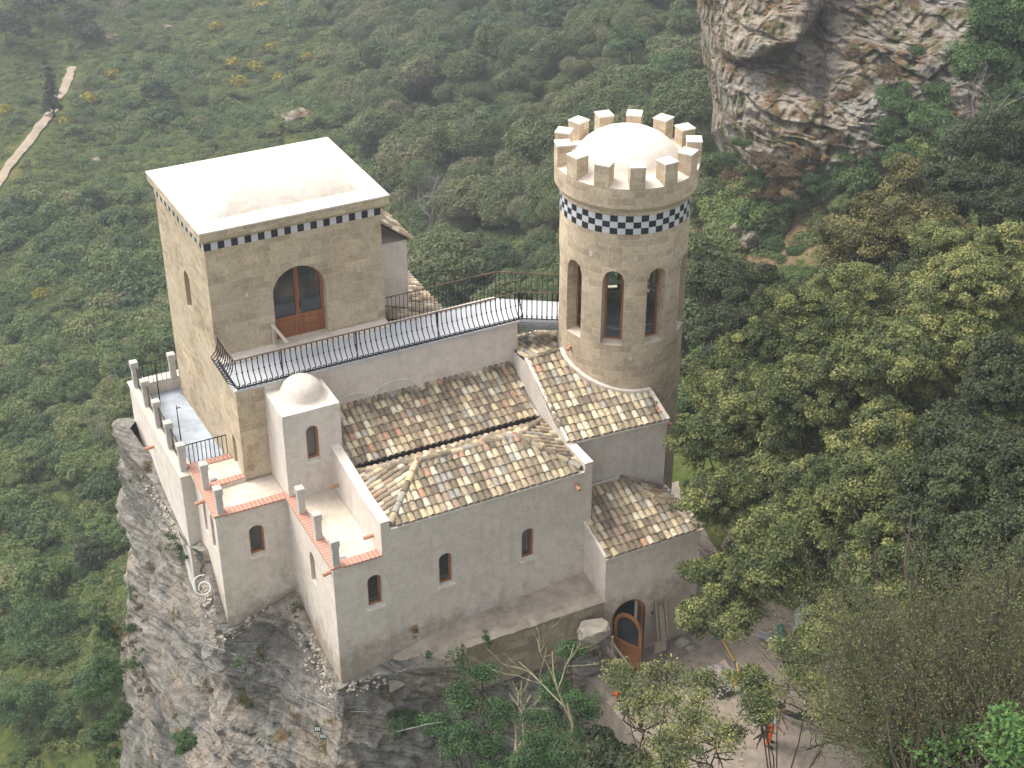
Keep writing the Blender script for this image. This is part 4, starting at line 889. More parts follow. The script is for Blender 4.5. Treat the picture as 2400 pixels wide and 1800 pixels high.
for ya, yb_ in ((12.1, 11.0), (10.8, 9.6), (9.4, 8.23), (8.03, 6.86)):
    m = MB(); m.tube([(-2.3, ya, 6.0), (-2.3, yb_, 6.0)], .016, 5); m.tube([(-2.3, ya, 5.32), (-2.3, yb_, 5.32)], .014, 5)
    for k in range(9): y = ya+(yb_-ya)*(k+.5)/9; m.tube([(-2.3, y, 5.26), (-2.3, y, 6.0)], .010, 4)
    m.build('railing_panel', M['iron'], t3)
for (pu, pv, lab) in ((250+560/3.19, 780+835/3.19, 'thin black lamp pole standing near the low gate railing on the side terrace'), (250+400/3.19, 780+525/3.19, 'thin black pole standing at the middle of the side terrace')):
    p = at(pu, pv, z=4.76); pe = empty('iron_pole', p, lab, 'pole', 'iron poles on the side terrace'); m = MB(); m.tube([p, p+Vector((0, 0, 1.5))], [.022, .014], 6); m.build('shaft', M['iron'], pe)
    m = MB(); m.tube([p+Vector((0, 0, 1.38)), p+Vector((.12, 0, 1.40))], .02, 5); m.build('arm', M['iron'], pe)
# =================================================================== TERRAIN
ctl = [(9,-3,-.8),(14,-3,-.7),(18,-3,.5),(14,-9,-.7),(9,-9,-.9),(19,-9,1.5),(13,8,-1.5),(18,4,.6),(5,-8,-6),(2,-12,-9),(-4,-10,-17),(-10,-6,-25),(-12,2,-28),(-12,12,-30),(-8,20,-30),(0,20,-25),(6,17,-15),(13,15,-8),(19,14,-4.5),(25,0,4),(25,-10,7),(20,-20,7),(12,-20,1),(5,-22,-3),(-5,-25,-9),(26,10,1),(-25,-25,-24),(-40,0,-30),(60,-10,20),(60,10,12)]
for u, v, D in [(0,0,235),(600,0,235),(1200,0,205),(1600,60,160),(0,430,172),(0,900,126),(0,1400,101),(0,1790,87),(280,1640,86),(400,700,138),(700,250,185),(1000,300,158),(1250,500,122),(1250,650,106),(1650,650,88),(1690,460,93),(1750,410,90.5),(1850,440,88.5),(1950,420,87.5),(1800,520,88),(2080,430,86),(1900,350,90),(1760,350,92.5),(1640,1000,62),(1700,820,70),(2000,560,85),(2400,560,80),(2400,0,150),(2000,0,160),(200,200,205),(-500,300,190),(-500,1200,115),(-300,-200,300),(1200,-250,270),(2000,-250,230),(2900,200,120),(2900,-250,180)]:
    p = at_d(u, v, D); ctl.append((p.x, p.y, p.z))
ctl = np.array(ctl, float)
def _phi(r): return r
A_ = np.linalg.norm(ctl[:, None, :2]-ctl[None, :, :2], axis=2); n_ = len(ctl)
Mx = np.zeros((n_+3, n_+3)); Mx[:n_, :n_] = A_-0.5*np.eye(n_)*0; Mx[:n_, n_] = 1; Mx[:n_, n_+1:] = ctl[:, :2]; Mx[n_, :n_] = 1; Mx[n_+1:, :n_] = ctl[:, :2].T
_w = np.linalg.solve(Mx, np.concatenate([ctl[:, 2], np.zeros(3)]))
def Hn(x, y):
    x = np.asarray(x, float); y = np.asarray(y, float); sh = x.shape; q = np.stack([x.ravel(), y.ravel()], 1)
    r = np.linalg.norm(q[:, None, :]-ctl[None, :, :2], axis=2); z = r @ _w[:n_]+_w[n_]+q @ _w[n_+1:]
    x_, y_ = q[:, 0], q[:, 1]; far = np.clip((np.hypot(x_-6, y_-2)-22)/30, 0, 1)
    z = z+far*(0.9*np.sin(x_*.11+1.3*np.sin(y_*.07))*np.cos(y_*.13+.7)+.45*np.sin(x_*.31+y_*.23)*np.sin(y_*.27-x_*.12))
    return z.reshape(sh)
def H(x, y): return float(Hn(np.array([x]), np.array([y]))[0])
def hit(u, v, dmax=400):
    d = ray(u, v); d = d/np.linalg.norm(d); ts = np.arange(25, dmax, .5); P = CAM[None]+d[None]*ts[:, None]; z = Hn(P[:, 0], P[:, 1]); i = np.argmax(P[:, 2] < z); return Vector(P[i]), ts[i]
def proj_np(P):
    q = P-CAM[None]; z = q @ _fw; return 1200+FPX*(q @ _r)/z, 900-FPX*(q @ _up)/z, z
def fast_mesh(name, V, F, mats, tint=None, smooth=False, parent=None, link=True):
    me = bpy.data.meshes.new(name); V = np.asarray(V, np.float32); F = np.asarray(F, np.int32); k = F.shape[1]
    me.vertices.add(len(V)); me.vertices.foreach_set('co', V.ravel()); me.loops.add(F.size); me.loops.foreach_set('vertex_index', F.ravel())
    me.polygons.add(len(F)); me.polygons.foreach_set('loop_start', np.arange(0, F.size, k, dtype=np.int32)); me.polygons.foreach_set('loop_total', np.full(len(F), k, np.int32))
    me.polygons.foreach_set('use_smooth', np.full(len(F), smooth)); me.update(calc_edges=True); me.validate()
    for m in (mats if isinstance(mats, (list, tuple)) else [mats]): me.materials.append(m)
    if tint is not None and len(me.polygons) == len(tint): a = me.attributes.new('tint', 'FLOAT', 'FACE'); a.data.foreach_set('value', np.asarray(tint, np.float32))
    o = bpy.data.objects.new(name, me)
    if link: scene.collection.objects.link(o)
    if parent is not None: o.parent = parent; o.matrix_parent_inverse = Matrix.Translation(parent.location).inverted()
    return o
def grid_faces(nx, ny):
    i, j = np.meshgrid(np.arange(nx-1), np.arange(ny-1), indexing='ij'); a = (i*ny+j).ravel(); return np.stack([a, a+ny, a+ny+1, a+1], 1)

def groundmat():
    m, nt, b = new_mat('hillside_ground'); p = worldpos(nt)
    n1 = noise_tex(nt, p, .05, 6, .65); n2 = noise_tex(nt, p, .6, 7, .7); n3 = noise_tex(nt, p, 3.0, 5, .7)
    g = ramp(nt, [(.3, (.050, .074, .024)), (.48, (.076, .100, .032)), (.62, (.115, .120, .046)), (.76, (.19, .165, .09))]); L(nt, n2, g.inputs[0])
    g2 = ramp(nt, [(.35, (.75, .85, .7)), (.65, (1.2, 1.1, 1.0))]); L(nt, n1, g2.inputs[0]); c = mixc(nt, .9, g.outputs[0], g2.outputs[0], 'MULTIPLY')
    g3 = ramp(nt, [(.3, (.6, .6, .6)), (.7, (1.3, 1.3, 1.3))]); L(nt, n3, g3.inputs[0]); c = mixc(nt, .8, c, g3.outputs[0], 'MULTIPLY')
    bc = hitpt; dv = N(nt, 'ShaderNodeVectorMath', operation='DISTANCE'); L(nt, p, dv.inputs[0]); dv.inputs[1].default_value = tuple(bc)      # bare reddish soil slope below the rock face
    ns_ = N(nt, 'ShaderNodeMath', operation='MULTIPLY_ADD'); L(nt, n2, ns_.inputs[0]); ns_.inputs[1].default_value = 9; L(nt, dv.outputs['Value'], ns_.inputs[2])
    mr = N(nt, 'ShaderNodeMapRange'); mr.inputs[1].default_value = 10; mr.inputs[2].default_value = 13; mr.inputs[3].default_value = 1; mr.inputs[4].default_value = 0; L(nt, ns_.outputs[0], mr.inputs[0])
    sc = ramp(nt, [(.3, (.12, .085, .05)), (.5, (.22, .15, .095)), (.62, (.11, .10, .045)), (.75, (.32, .27, .21))]); L(nt, n3, sc.inputs[0]); c = mixc(nt, mr.outputs[0], c, sc.outputs[0])
    L(nt, c, b.inputs['Base Color']); b.inputs['Roughness'].default_value = 1; b.inputs['Specular IOR Level'].default_value = 0
    bump(nt, b, n3, .8, .25); return m
hitpt = hit(1830, 440)[0]; M['ground'] = groundmat()
xs = np.concatenate([np.arange(-130, -20, 2.2), np.arange(-20, 40, 1.0), np.arange(40, 300, 2.6)]); ys_ = np.concatenate([np.arange(-60, -30, 2.5), np.arange(-30, 40, 1.0), np.arange(40, 320, 2.6)])
GX, GY_ = np.meshgrid(xs, ys_, indexing='ij'); GZ = Hn(GX, GY_)
# the hillside dips under the rock and the castle
hs = fast_mesh('hillside', np.stack([GX.ravel(), GY_.ravel(), GZ.ravel()], 1), grid_faces(len(xs), len(ys_)), M['ground'], smooth=True); hs['kind'] = 'structure'

# ---- cliff under the castle -------------------------------------------
L1 = np.array([(-1.0,13.3,3.0),(-3.0,13.0,3.7),(-3.4,12.2,4.0),(-3.1,11.0,3.4),(-2.72,9.6,2.9),(-2.66,8.0,2.6),(-2.66,6.6,2.5),(-2.45,5.6,2.9),(-2.4,4.6,1.9),(-2.5,3.68,1.02),(-1.6,3.62,1.25),(-.65,3.6,1.65),(-.24,3.3,1.85),(-.2,2.2,1.4),(-.22,1.2,1.12),(-.25,-.22,.98),(.4,-.28,1.12),(1.2,-.5,1.25),(2.4,-.95,1.5),(3.45,-1.36,1.35),(5.8,-1.42,1.2),(7.9,-1.5,1.0),(8.4,-1.6,.6)])
L2 = np.array([(-1,15.2),(-3.6,15),(-4.2,13.6),(-4.5,12.2),(-4.6,10.8),(-4.65,9.2),(-4.6,7.8),(-4.6,6.4),(-4.5,5.0),(-4.3,3.4),(-3.8,2.0),(-3.1,1.3),(-2.6,.6),(-2.2,-.2),(-1.9,-1.0),(-1.5,-2.0),(-.4,-2.5),(.8,-2.7),(2.2,-2.9),(3.6,-3.1),(5.8,-3.3),(8.0,-3.6),(9.0,-3.7)])
EX = np.array([1.6,2.0,3.0,3.2,2.8,2.2,1.9,1.7,1.45,1.15,.85,.75,.75,.8,.95,1.3,1.4,1.4,1.4,1.5,1.5,1.5,1.5])
FP = [tuple(p[:2]) for p in L1]+[(8.4,7.2),(5,13.5)]; FPa = np.array(FP)
def sdist(x, y):
    X = np.stack([x, y], -1); best = np.full(x.shape, 1e9); ins = np.zeros(x.shape, bool)
    for i in range(len(FP)):
        a = FPa[i]; b = FPa[(i+1) % len(FP)]; e = b-a; t = np.clip(((X-a) @ e)/(e @ e), 0, 1); best = np.minimum(best, np.linalg.norm(X-a-t[..., None]*e, axis=-1))
        c = ((a[1] > y) != (b[1] > y)) & (x < (b[0]-a[0])*(y-a[1])/((b[1]-a[1]) if abs(b[1]-a[1]) > 1e-9 else 1e-9)+a[0]); ins ^= c
    return np.where(ins, -best, best)
def nz3(P, s, seed=0):
    return np.array([noise.noise(Vector((p[0]*s[0]+seed, p[1]*s[1]-seed*.7, p[2]*s[2]+seed*1.3))) for p in P])
def cellv(P, s, w, seed=0):      # blocky fractured beds: a constant per warped cell
    out = np.empty(len(P))
    for i, p in enumerate(P):
        q = Vector((p[0]*s[0]+seed, p[1]*s[1], p[2]*s[2])); n = noise.noise_vector(q*.9)*w*2.2; q += n; out[i] = noise.cell(q)-.5
    return out
def tilt(P, k=(.30, -.22)): Q = P.copy(); Q[:, 2] = P[:, 2]+k[0]*P[:, 0]+k[1]*P[:, 1]; return Q     # bedding dips gently
cs = np.concatenate([[0], np.cumsum(np.linalg.norm(np.diff(L2, axis=0), axis=1))]); ns_ = int(cs[-1]/.075); ss = np.linspace(0, cs[-1], ns_)
I1 = np.stack([np.interp(ss, cs, L1[:, k]) for k in range(3)], 1); I2 = np.stack([np.interp(ss, cs, L2[:, k]) for k in range(2)], 1); ex = np.interp(ss, cs, EX)
kr = np.ones(9)/9
for _ in range(2):
    for k in range(2): p_ = np.pad(I2[:, k], 4, mode='edge'); I2[:, k] = np.convolve(p_, kr, 'valid')
cen = np.array([3.0, 6.0]); tz = np.concatenate([np.arange(0, 10, .075), np.arange(10, 36, .5)]); rows = []
inn_ = I1[:, :2]+(cen-I1[:, :2])/np.linalg.norm(cen-I1[:, :2], axis=1)[:, None]*.75
rows.append(np.concatenate([inn_, I1[:, 2:3]+.03], 1)); rows.append(np.concatenate([(inn_+I1[:, :2])/2, I1[:, 2:3]+.03], 1))
outd = I2-I1[:, :2]; outd /= np.linalg.norm(outd, axis=1)[:, None]; taps = []
for t in tz:
    full = I1[:, 2]+7.0; g = (np.clip(t/full, 0, None))**ex; g = np.where(t > full, 1+(t-full)*.10, g)
    xy = I1[:, :2]*(1-g[:, None])+I2*g[:, None]; rows.append(np.concatenate([xy, (I1[:, 2]-t)[:, None]], 1))
R_ = np.array(rows); nr = len(rows); Pn = R_.reshape(-1, 3); tt = np.repeat(np.concatenate([[-.5, -.2], tz]), ns_); od = np.tile(outd, (nr, 1))
Q_ = tilt(Pn); amp = np.clip((tt+.1)*1.5, 0.03, 1)
lay = Q_[:, 2]*2.1+1.1*nz3(Q_, (.28, .28, .35), 12); fr_l = lay-np.floor(lay); thick = np.array([noise.noise(Vector((float(k)*3.7, 0.5, 0))) for k in np.floor(lay)])
push = amp*(.75*nz3(Q_, (.30, .30, .42), 3)+.26*(thick+.6*(fr_l-.5))*(.5+nz3(Pn, (.4, .4, .4), 8))*1.6+.26*cellv(Q_, (.5, .5, 1.5), .10)+.12*cellv(Q_, (1.3, 1.3, 3.8), .08, 7)+.05*cellv(Q_, (3.4, 3.4, 9.0), .08, 3)+.10*nz3(Q_, (1.1, 1.1, 3.0), 5)+.12*nz3(Q_, (3.4, 3.4, 8), 9)+.05*nz3(Q_, (9, 9, 16), 2))
pg = push.reshape(nr, ns_); pq = np.pad(pg, 1, mode='edge'); pg = (pq[:-2, 1:-1]+pq[2:, 1:-1]+pq[1:-1, :-2]+pq[1:-1, 2:]+pq[:-2, :-2]+pq[2:, 2:]+pq[:-2, 2:]+pq[2:, :-2]+2*pg)/10; push = pg.ravel(); zz = Q_[:, 2]*2.6+.9*nz3(Pn, (.5, .5, .5), 31); sw = zz-np.floor(zz); k5 = np.array([noise.noise(Vector((float(k)*5.1, 2.5, 0))) for k in np.floor(zz)]); push = push+amp*(.13*(1-sw)*(.6+1.2*k5)+.05*nz3(Pn, (5, 5, 12), 33))*(.55+.9*np.clip(nz3(Pn, (.35, .35, .35), 35)+.3, 0, 1))
Pn[:, 0] += od[:, 0]*push; Pn[:, 1] += od[:, 1]*push; Pn[:, 2] += amp*(.10*nz3(Pn, (1.5, 1.5, 1.5), 15))+.03*nz3(Pn, (5, 5, 5), 16)
cl = fast_mesh('cliff', Pn, grid_faces(nr, ns_), M['rock'], smooth=False); cl['kind'] = 'structure'

# ---- soil ledge and its rubble retaining wall -------------------------
lw_ = empty('retaining_wall', (5.8, -1.3, 1), 'low rubble stone wall holding the soil ledge below the hall windows', 'wall')
mb = MB(); R5 = random.Random(2); n = 30; fpts = []
for i in range(n+1): x = 3.45+4.66*i/n; fpts.append((x, -1.38+R5.uniform(-.012, .012), 2.13+R5.uniform(-.015, .015)))
for a, b in zip(fpts[:-1], fpts[1:]):
    mb.face([(a[0], a[1]-.06, .4), (b[0], b[1]-.06, .4), b, a]); mb.face([a, b, (b[0], b[1]+.24, b[2]+.03), (a[0], a[1]+.24, a[2]+.03)], mi=1)
mb.face([(3.45, -1.0, .4), (3.45, -1.4, .4), fpts[0], (3.45, -1.0, 2.1)])
mb.build('wall', [M['rubble'], M['soil']], lw_)
V = []; nx, ny = 90, 26
for i in range(nx):
    for j in range(ny):
        x = 1.35+6.85*i/(nx-1); t = j/(ny-1); yf = -1.15 if x > 3.4 else -.35-.8*max(0, (x-1.2))/2.2; y = .02+(yf-.02)*t
        zw = 1.30+.62*min(1, max(0, (x-.9)/2.6))+.40*max(0, (x-3.5)/4.7); zf = (2.11 if x > 3.4 else zw-.25)
        z = zw+(zf-zw)*t+.05*noise.noise(Vector((x*2, y*2, 0)))+.035*noise.noise(Vector((x*7, y*7, 3)))
        if x < 3.4 and t > .7: z -= .5*((t-.7)/.3)**1.5
        if i < 8: z -= .25*(1-i/8)
        V.append((x, y, z))
dl = fast_mesh('soil_ledge', V, grid_faces(nx, ny), M['soil'], smooth=True); dl['kind'] = 'structure'
def boulder(name, c, r, sz, mat, label, seed, group=None, cat='rock'):
    bm = bmesh.new(); bmesh.ops.create_icosphere(bm, subdivisions=4, radius=1)
    for v in bm.verts:
        p = v.co.copy(); k = 1+.28*noise.noise(p*1.3+Vector((seed, 0, 0)))+.12*noise.noise(p*3.1+Vector((0, seed, 0)))+.05*noise.noise(p*8+Vector((seed, 0, 3)))
        q = Vector((max(-.78, min(.78, p.x)), max(-.8, min(.8, p.y)), max(-.7, min(.62, p.z))))*k; v.co = Vector((q.x*sz[0], q.y*sz[1], q.z*sz[2]))*r
    me = bpy.data.meshes.new(name); bm.to_mesh(me); bm.free(); me.materials.append(mat); o = bpy.data.objects.new(name, me); scene.collection.objects.link(o); o.location = c
    return tag(o, label, cat, group)
M['pale_rock'] = simple('pale_boulder', (.43, .38, .31), .95, var=.3, scale=4, bmp=.6)
boulder('boulder', at(1391, 1478, y=-1.85), .52, (1.1, .8, .6), M['pale_rock'], 'big pale flat topped boulder between the rubble wall and the open wooden door', 4)
# ---- crumbly pale rubble along the foot of the walls
rs_ = np.random.default_rng(91); bm = bmesh.new()
runs = [((-.14, 3.5, 1.8), (-.14, 1.2, 1.08), 80, .5), ((-.14, 1.2, 1.08), (-.16, -.25, .92), 60, .45), ((-2.4, 3.75, .98), (-.4, 3.7, 1.7), 50, .22), ((-2.42, 3.6, .9), (-2.5, 5.0, 2.0), 70, .35), ((-2.5, 6.3, 2.5), (-2.1, 6.3, 2.75), 40, .3), ((.1, -.15, 1.02), (1.2, -.3, 1.3), 50, .3), ((-2.66, 7, 2.45), (-2.66, 11, 3.0), 110, .3)]
for a, b, n, w in runs:
    for _ in range(n):
        t = rs_.random(); k = rs_.random()**1.6; p = Vector(a).lerp(Vector(b), t); d = (Vector(b)-Vector(a)); d.z = 0; d.normalize(); o = Vector((-abs(d.y), -abs(d.x), 0)) if abs(d.x) > .3 else Vector((-1, 0, 0)); p = p+o*k*w; p.z -= k*w*.9+.02
        r = rs_.uniform(.02, .075)*(1.2-k*.5); g = bmesh.ops.create_icosphere(bm, subdivisions=1, radius=r, matrix=Matrix.Translation(p) @ Matrix.Rotation(rs_.uniform(0, 6), 4, 'X') @ Matrix.Rotation(rs_.uniform(0, 6), 4, 'Z') @ Matrix.Diagonal((1.3, rs_.uniform(.6, 1), .7, 1)))
        for v in g['verts']: v.co += Vector(rs_.normal(0, r*.14, 3))
me = bpy.data.meshes.new('wall_foot_rubble'); bm.to_mesh(me); bm.free(); me.materials.append(M['pale_rock']); wo_ = bpy.data.objects.new('wall_foot_rubble', me); scene.collection.objects.link(wo_); tag(wo_, 'pale crumbly rubble lying along the foot of the white walls on the cliff', 'rubble', kind='stuff')
# ---- courtyard ---------------------------------------------------------
V = []; nx, ny = 90, 90; F_ = []
for i in range(nx):
    for j in range(ny):
        x = 7.25+15*i/(nx-1); y = -14+20*j/(ny-1); xl = 7.25+max(0, -y-4.5)*.18; x = xl+(22.2-xl)*i/(nx-1)
        z = -.385+.05*noise.noise(Vector((x*.8, y*.8, 1)))+.03*noise.noise(Vector((x*3, y*3, 2)))
        if i == 0: z -= 3.0; x += .02
        V.append((x, y, z))
V = np.array(V); F_ = grid_faces(nx, ny); cyd = fast_mesh('courtyard', V, F_, M['dirt'], smooth=False); cyd['kind'] = 'structure'
# ---- dirt path far left ------------------------------------------------
pl_ = [(-60,500),(0,425),(40,372),(75,325),(110,282),(125,262),(150,215),(163,180),(170,158)]
c_ = [hit(u, v)[0] for u, v in pl_]; V = []; dense = []
for a, b in zip(c_[:-1], c_[1:]):
    for k in range(8): dense.append(a.lerp(b, k/8))
for i, p in enumerate(dense):
    q = dense[min(i+1, len(dense)-1)]; o_ = dense[max(0, i-1)]; d = (q-o_); d.z = 0; d.normalize(); s = Vector((d.y, -d.x, 0)); w = .52+.25*noise.noise(Vector((i*.4, 0, 0)))
    for t in np.linspace(-1, 1, 5): r_ = p+s*w*t; V.append((r_.x, r_.y, H(r_.x, r_.y)+.22-.05*abs(t)))
M['path'] = simple('path_dirt', (.36, .29, .215), .95, var=.3, scale=.6)
pa = fast_mesh('footpath', V, grid_faces(len(dense), 5), M['path'], smooth=True); pa['kind'] = 'structure'
PATH = np.array([(p.x, p.y) for p in dense])

# ---- big rock face, top right -----------------------------------------
U0, U1, V0, V1 = 1600, 2520, -260, 620
left = [(-260, 1560), (0, 1632), (60, 1640), (150, 1652), (235, 1672), (300, 1668), (345, 1685), (380, 1700), (440, 1760), (520, 1850), (620, 1900)]
def ledge_u(v): return np.interp(v, [a for a, _ in left], [b for _, b in left])
nu, nv = 330, 330; VV = []
vbot = lambda u: np.interp(u, [1600, 1690, 1760, 1900, 2050, 2200, 2600], [365, 400, 440, 500, 450, 380, 330])
for j in range(nv):
    tj = j/(nv-1)
    for i in range(nu):
        s = i/(nu-1); u0_ = 1640+(U1-1640)*(s**1.15); v = V0+(vbot(u0_)-V0)*tj; ul = ledge_u(v); u = ul+(U1-ul)*(s**1.15)
        px = u-ul; D = 92-3.5*(1-math.exp(-px/90.0))+14*math.exp(-px/16.0)+ (v-200)*-.026 - max(0, (px-500))*.012
        lip = 110+22*math.sin((u-1650)*.012)-max(0, (u-1850))*1.1       # the overhanging cap
        D += -4.2/(1+math.exp((v-lip)/3.0))*(1/(1+math.exp((u-1930+.35*(v))/9.0)))*(1-math.exp(-max(0, px-10)/60.0))
        D += 1.2*math.exp(-((u-1905-.12*v)/16.0)**2)*(1 if v < 230 else math.exp(-(v-230)/60))
        D += 5*max(0, (tj-.72)/.28)**1.4
        p = at_d(u, v, D); VV.append(p)
VV = np.array([tuple(p) for p in VV]); vd = VV-CAM[None]; vd /= np.linalg.norm(vd, axis=1)[:, None]
q1 = nz3(VV, (.13, .13, .28)); q2 = nz3(VV, (.4, .4, 1.1), 4); q3 = nz3(VV, (1.1, 1.1, 3.2), 8); q4 = nz3(VV, (3, 3, 6), 2)
TV = VV.copy(); TV[:, 2] += .25*VV[:, 0]
VV = VV-vd*(1.1*q1+.45*q2+.3*q3+.2*q4+.35*cellv(TV, (.28, .28, .8), .10)+.22*cellv(TV, (.7, .7, 2.2), .08, 5)+.12*cellv(TV, (1.7, 1.7, 5), .08, 9))[:, None]+np.array([[.3, .2, .5]])*(q2)[:, None]
rf = fast_mesh('rock_face', VV, grid_faces(nu, nv)[:, ::-1], M['rock_warm'], smooth=True); rf['kind'] = 'structure'

# =================================================================== VEGETATION
NR = np.random.default_rng(11)
def leaves(C, Nrm, size, rs, flat=.55, aspect=.55):
    """leaf quads at centres C with preferred normals Nrm"""
    n = len(C); nn = Nrm+rs.normal(0, flat, (n, 3)); nn /= np.linalg.norm(nn, axis=1)[:, None]+1e-9
    a = np.cross(nn, rs.normal(0, 1, (n, 3))); a /= np.linalg.norm(a, axis=1)[:, None]+1e-9; b = np.cross(nn, a)
    s = (size*rs.uniform(.6, 1.25, n))[:, None]
    q = np.stack([C-a*s, C-b*s*aspect, C+a*s, C+b*s*aspect], 1).reshape(-1, 3); return q, np.arange(4*n).reshape(n, 4)
def crown_arrays(blobs, rs, leaf=.07, dens=260, clump=.34, cpm=5.0, drop=.0, up=.35, light=.0):
    """blobs: (cx,cy,cz,rx,ry,rz). clumps sit on each blob's surface, leaves on each clump"""
    Cs = []; Ns = []; T = []
    for (cx, cy, cz, rx, ry, rz) in blobs:
        area = 4*math.pi*((rx*ry+ry*rz+rx*rz)/3); nc_ = max(4, int(area*cpm/(clump/.34)**2)); d = rs.normal(0, 1, (nc_, 3)); d /= np.linalg.norm(d, axis=1)[:, None]; d[:, 2] = np.where(d[:, 2] < -.35, -d[:, 2]*.7, d[:, 2])
        rad = rs.uniform(.62, 1.12, nc_)**.8; cc = np.array([cx, cy, cz])+d*np.array([rx, ry, rz])*rad[:, None]
        if drop: k = rs.random(nc_) > drop; cc = cc[k]; d = d[k]
        for c, dn in zip(cc, d):
            m = int(dens*rs.uniform(.5, 1.3)); cr = clump*rs.uniform(.6, 1.5); g = rs.normal(0, 1, (m, 3)); g /= np.linalg.norm(g, axis=1)[:, None]; rr = rs.random(m)**.45
            g[:, 2] = np.where(g[:, 2] < -.2, -g[:, 2], g[:, 2]); Cs.append(c+g*rr[:, None]*cr*np.array([1, 1, .75])); Ns.append(g*.6+dn*.3+np.array([0, 0, up])); T.append(np.clip(rs.normal(rs.uniform(.15, .85), .12, m)+light, 0.01, 1))
    C = np.concatenate(Cs); return leaves(C, np.concatenate(Ns), leaf, rs)+(np.concatenate(T),)
def branch(mb, p, d, ln, r, depth, rs, spread=.55, mi=0, n=3, upb=.1, kids=(2, 3)):
    pts = [Vector(p)]; d = Vector(d).normalized()
    for k in range(n): d = (d+Vector(rs.normal(0, .16, 3))+Vector((0, 0, upb*.3))).normalized(); pts.append(pts[-1]+d*ln/n)
    r1 = r*.62; mb.tube(pts, [r+(r1-r)*i/n for i in range(n+1)], 5 if r > .03 else 3, cap=False, mi=mi)
    if depth <= 0: return
    for _ in range(int(rs.integers(kids[0], kids[1]+1))):
        t = rs.uniform(.35, 1.0); q = pts[min(n, int(t*n)+0)]; nd = (d+Vector(rs.normal(0, spread, 3))+Vector((0, 0, upb))).normalized(); branch(mb, q, nd, ln*rs.uniform(.55, .85), r1*rs.uniform(.6, .95), depth-1, rs, spread, mi, n, upb, kids)
M['oak'] = leafmat('oak_leaves', [(0, (0.0244, 0.0366, 0.0134)), (0.3, (0.061, 0.083, 0.0268)), (0.6, (0.1318, 0.1586, 0.0488)), (0.85, (0.244, 0.2501, 0.083)), (1, (0.366, 0.3416, 0.122))], .30)  # leaf tones, contrast widened to stand in for weak sun shading on crowns
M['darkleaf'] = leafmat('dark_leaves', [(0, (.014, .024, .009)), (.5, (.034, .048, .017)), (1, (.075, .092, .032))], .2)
M['green'] = leafmat('fresh_leaves', [(0, (0.0287, 0.0633, 0.0207)), (0.5, (0.0575, 0.115, 0.0345)), (1, (0.1092, 0.184, 0.0575))], .35)
M['vine'] = leafmat('vine_leaves', [(0, (.05, .11, .03)), (.5, (.09, .19, .05)), (1, (.16, .28, .07))], .4)
M['olive'] = leafmat('olive_leaves', [(0, (0.044, 0.0495, 0.0176)), (0.5, (0.0935, 0.0935, 0.033)), (1, (0.2585, 0.2255, 0.077))], .2)
M['conifer'] = leafmat('conifer_needles', [(0, (0.0162, 0.045, 0.0144)), (0.5, (0.0405, 0.0945, 0.027)), (1, (0.0765, 0.1485, 0.0405))], .25)
M['scrub'] = leafmat('scrub_leaves', [(0, (0.0354, 0.0684, 0.0201)), (0.25, (0.059, 0.1062, 0.0283)), (0.5, (0.1003, 0.1534, 0.0401)), (0.72, (0.1475, 0.1888, 0.0519)), (0.88, (0.1888, 0.1829, 0.0767)), (1, (0.2242, 0.1829, 0.118))], .25, objvar=True)
M['wood_leaf'] = leafmat('wood_leaves', [(0, (0.0401, 0.0708, 0.026)), (0.35, (0.0732, 0.1109, 0.0378)), (0.65, (0.118, 0.1463, 0.0531)), (0.85, (0.1593, 0.1534, 0.0767)), (1, (0.1888, 0.1534, 0.1062))], .25, objvar=True)
M['broom'] = leafmat('broom_flowers', [(0, (.10, .12, .02)), (.45, (.24, .22, .03)), (1, (.62, .49, .04))], .3)
M['dryleaf'] = leafmat('dry_leaves', [(0, (.05, .035, .018)), (.5, (.12, .08, .04)), (1, (.20, .13, .06))], .2)
M['bushgreen'] = leafmat('bush_leaves', [(0, (0.025, 0.0525, 0.02)), (0.5, (0.0525, 0.0975, 0.0325)), (1, (0.1, 0.1562, 0.05))], .3)
def ground(x, y): return H(x, y)
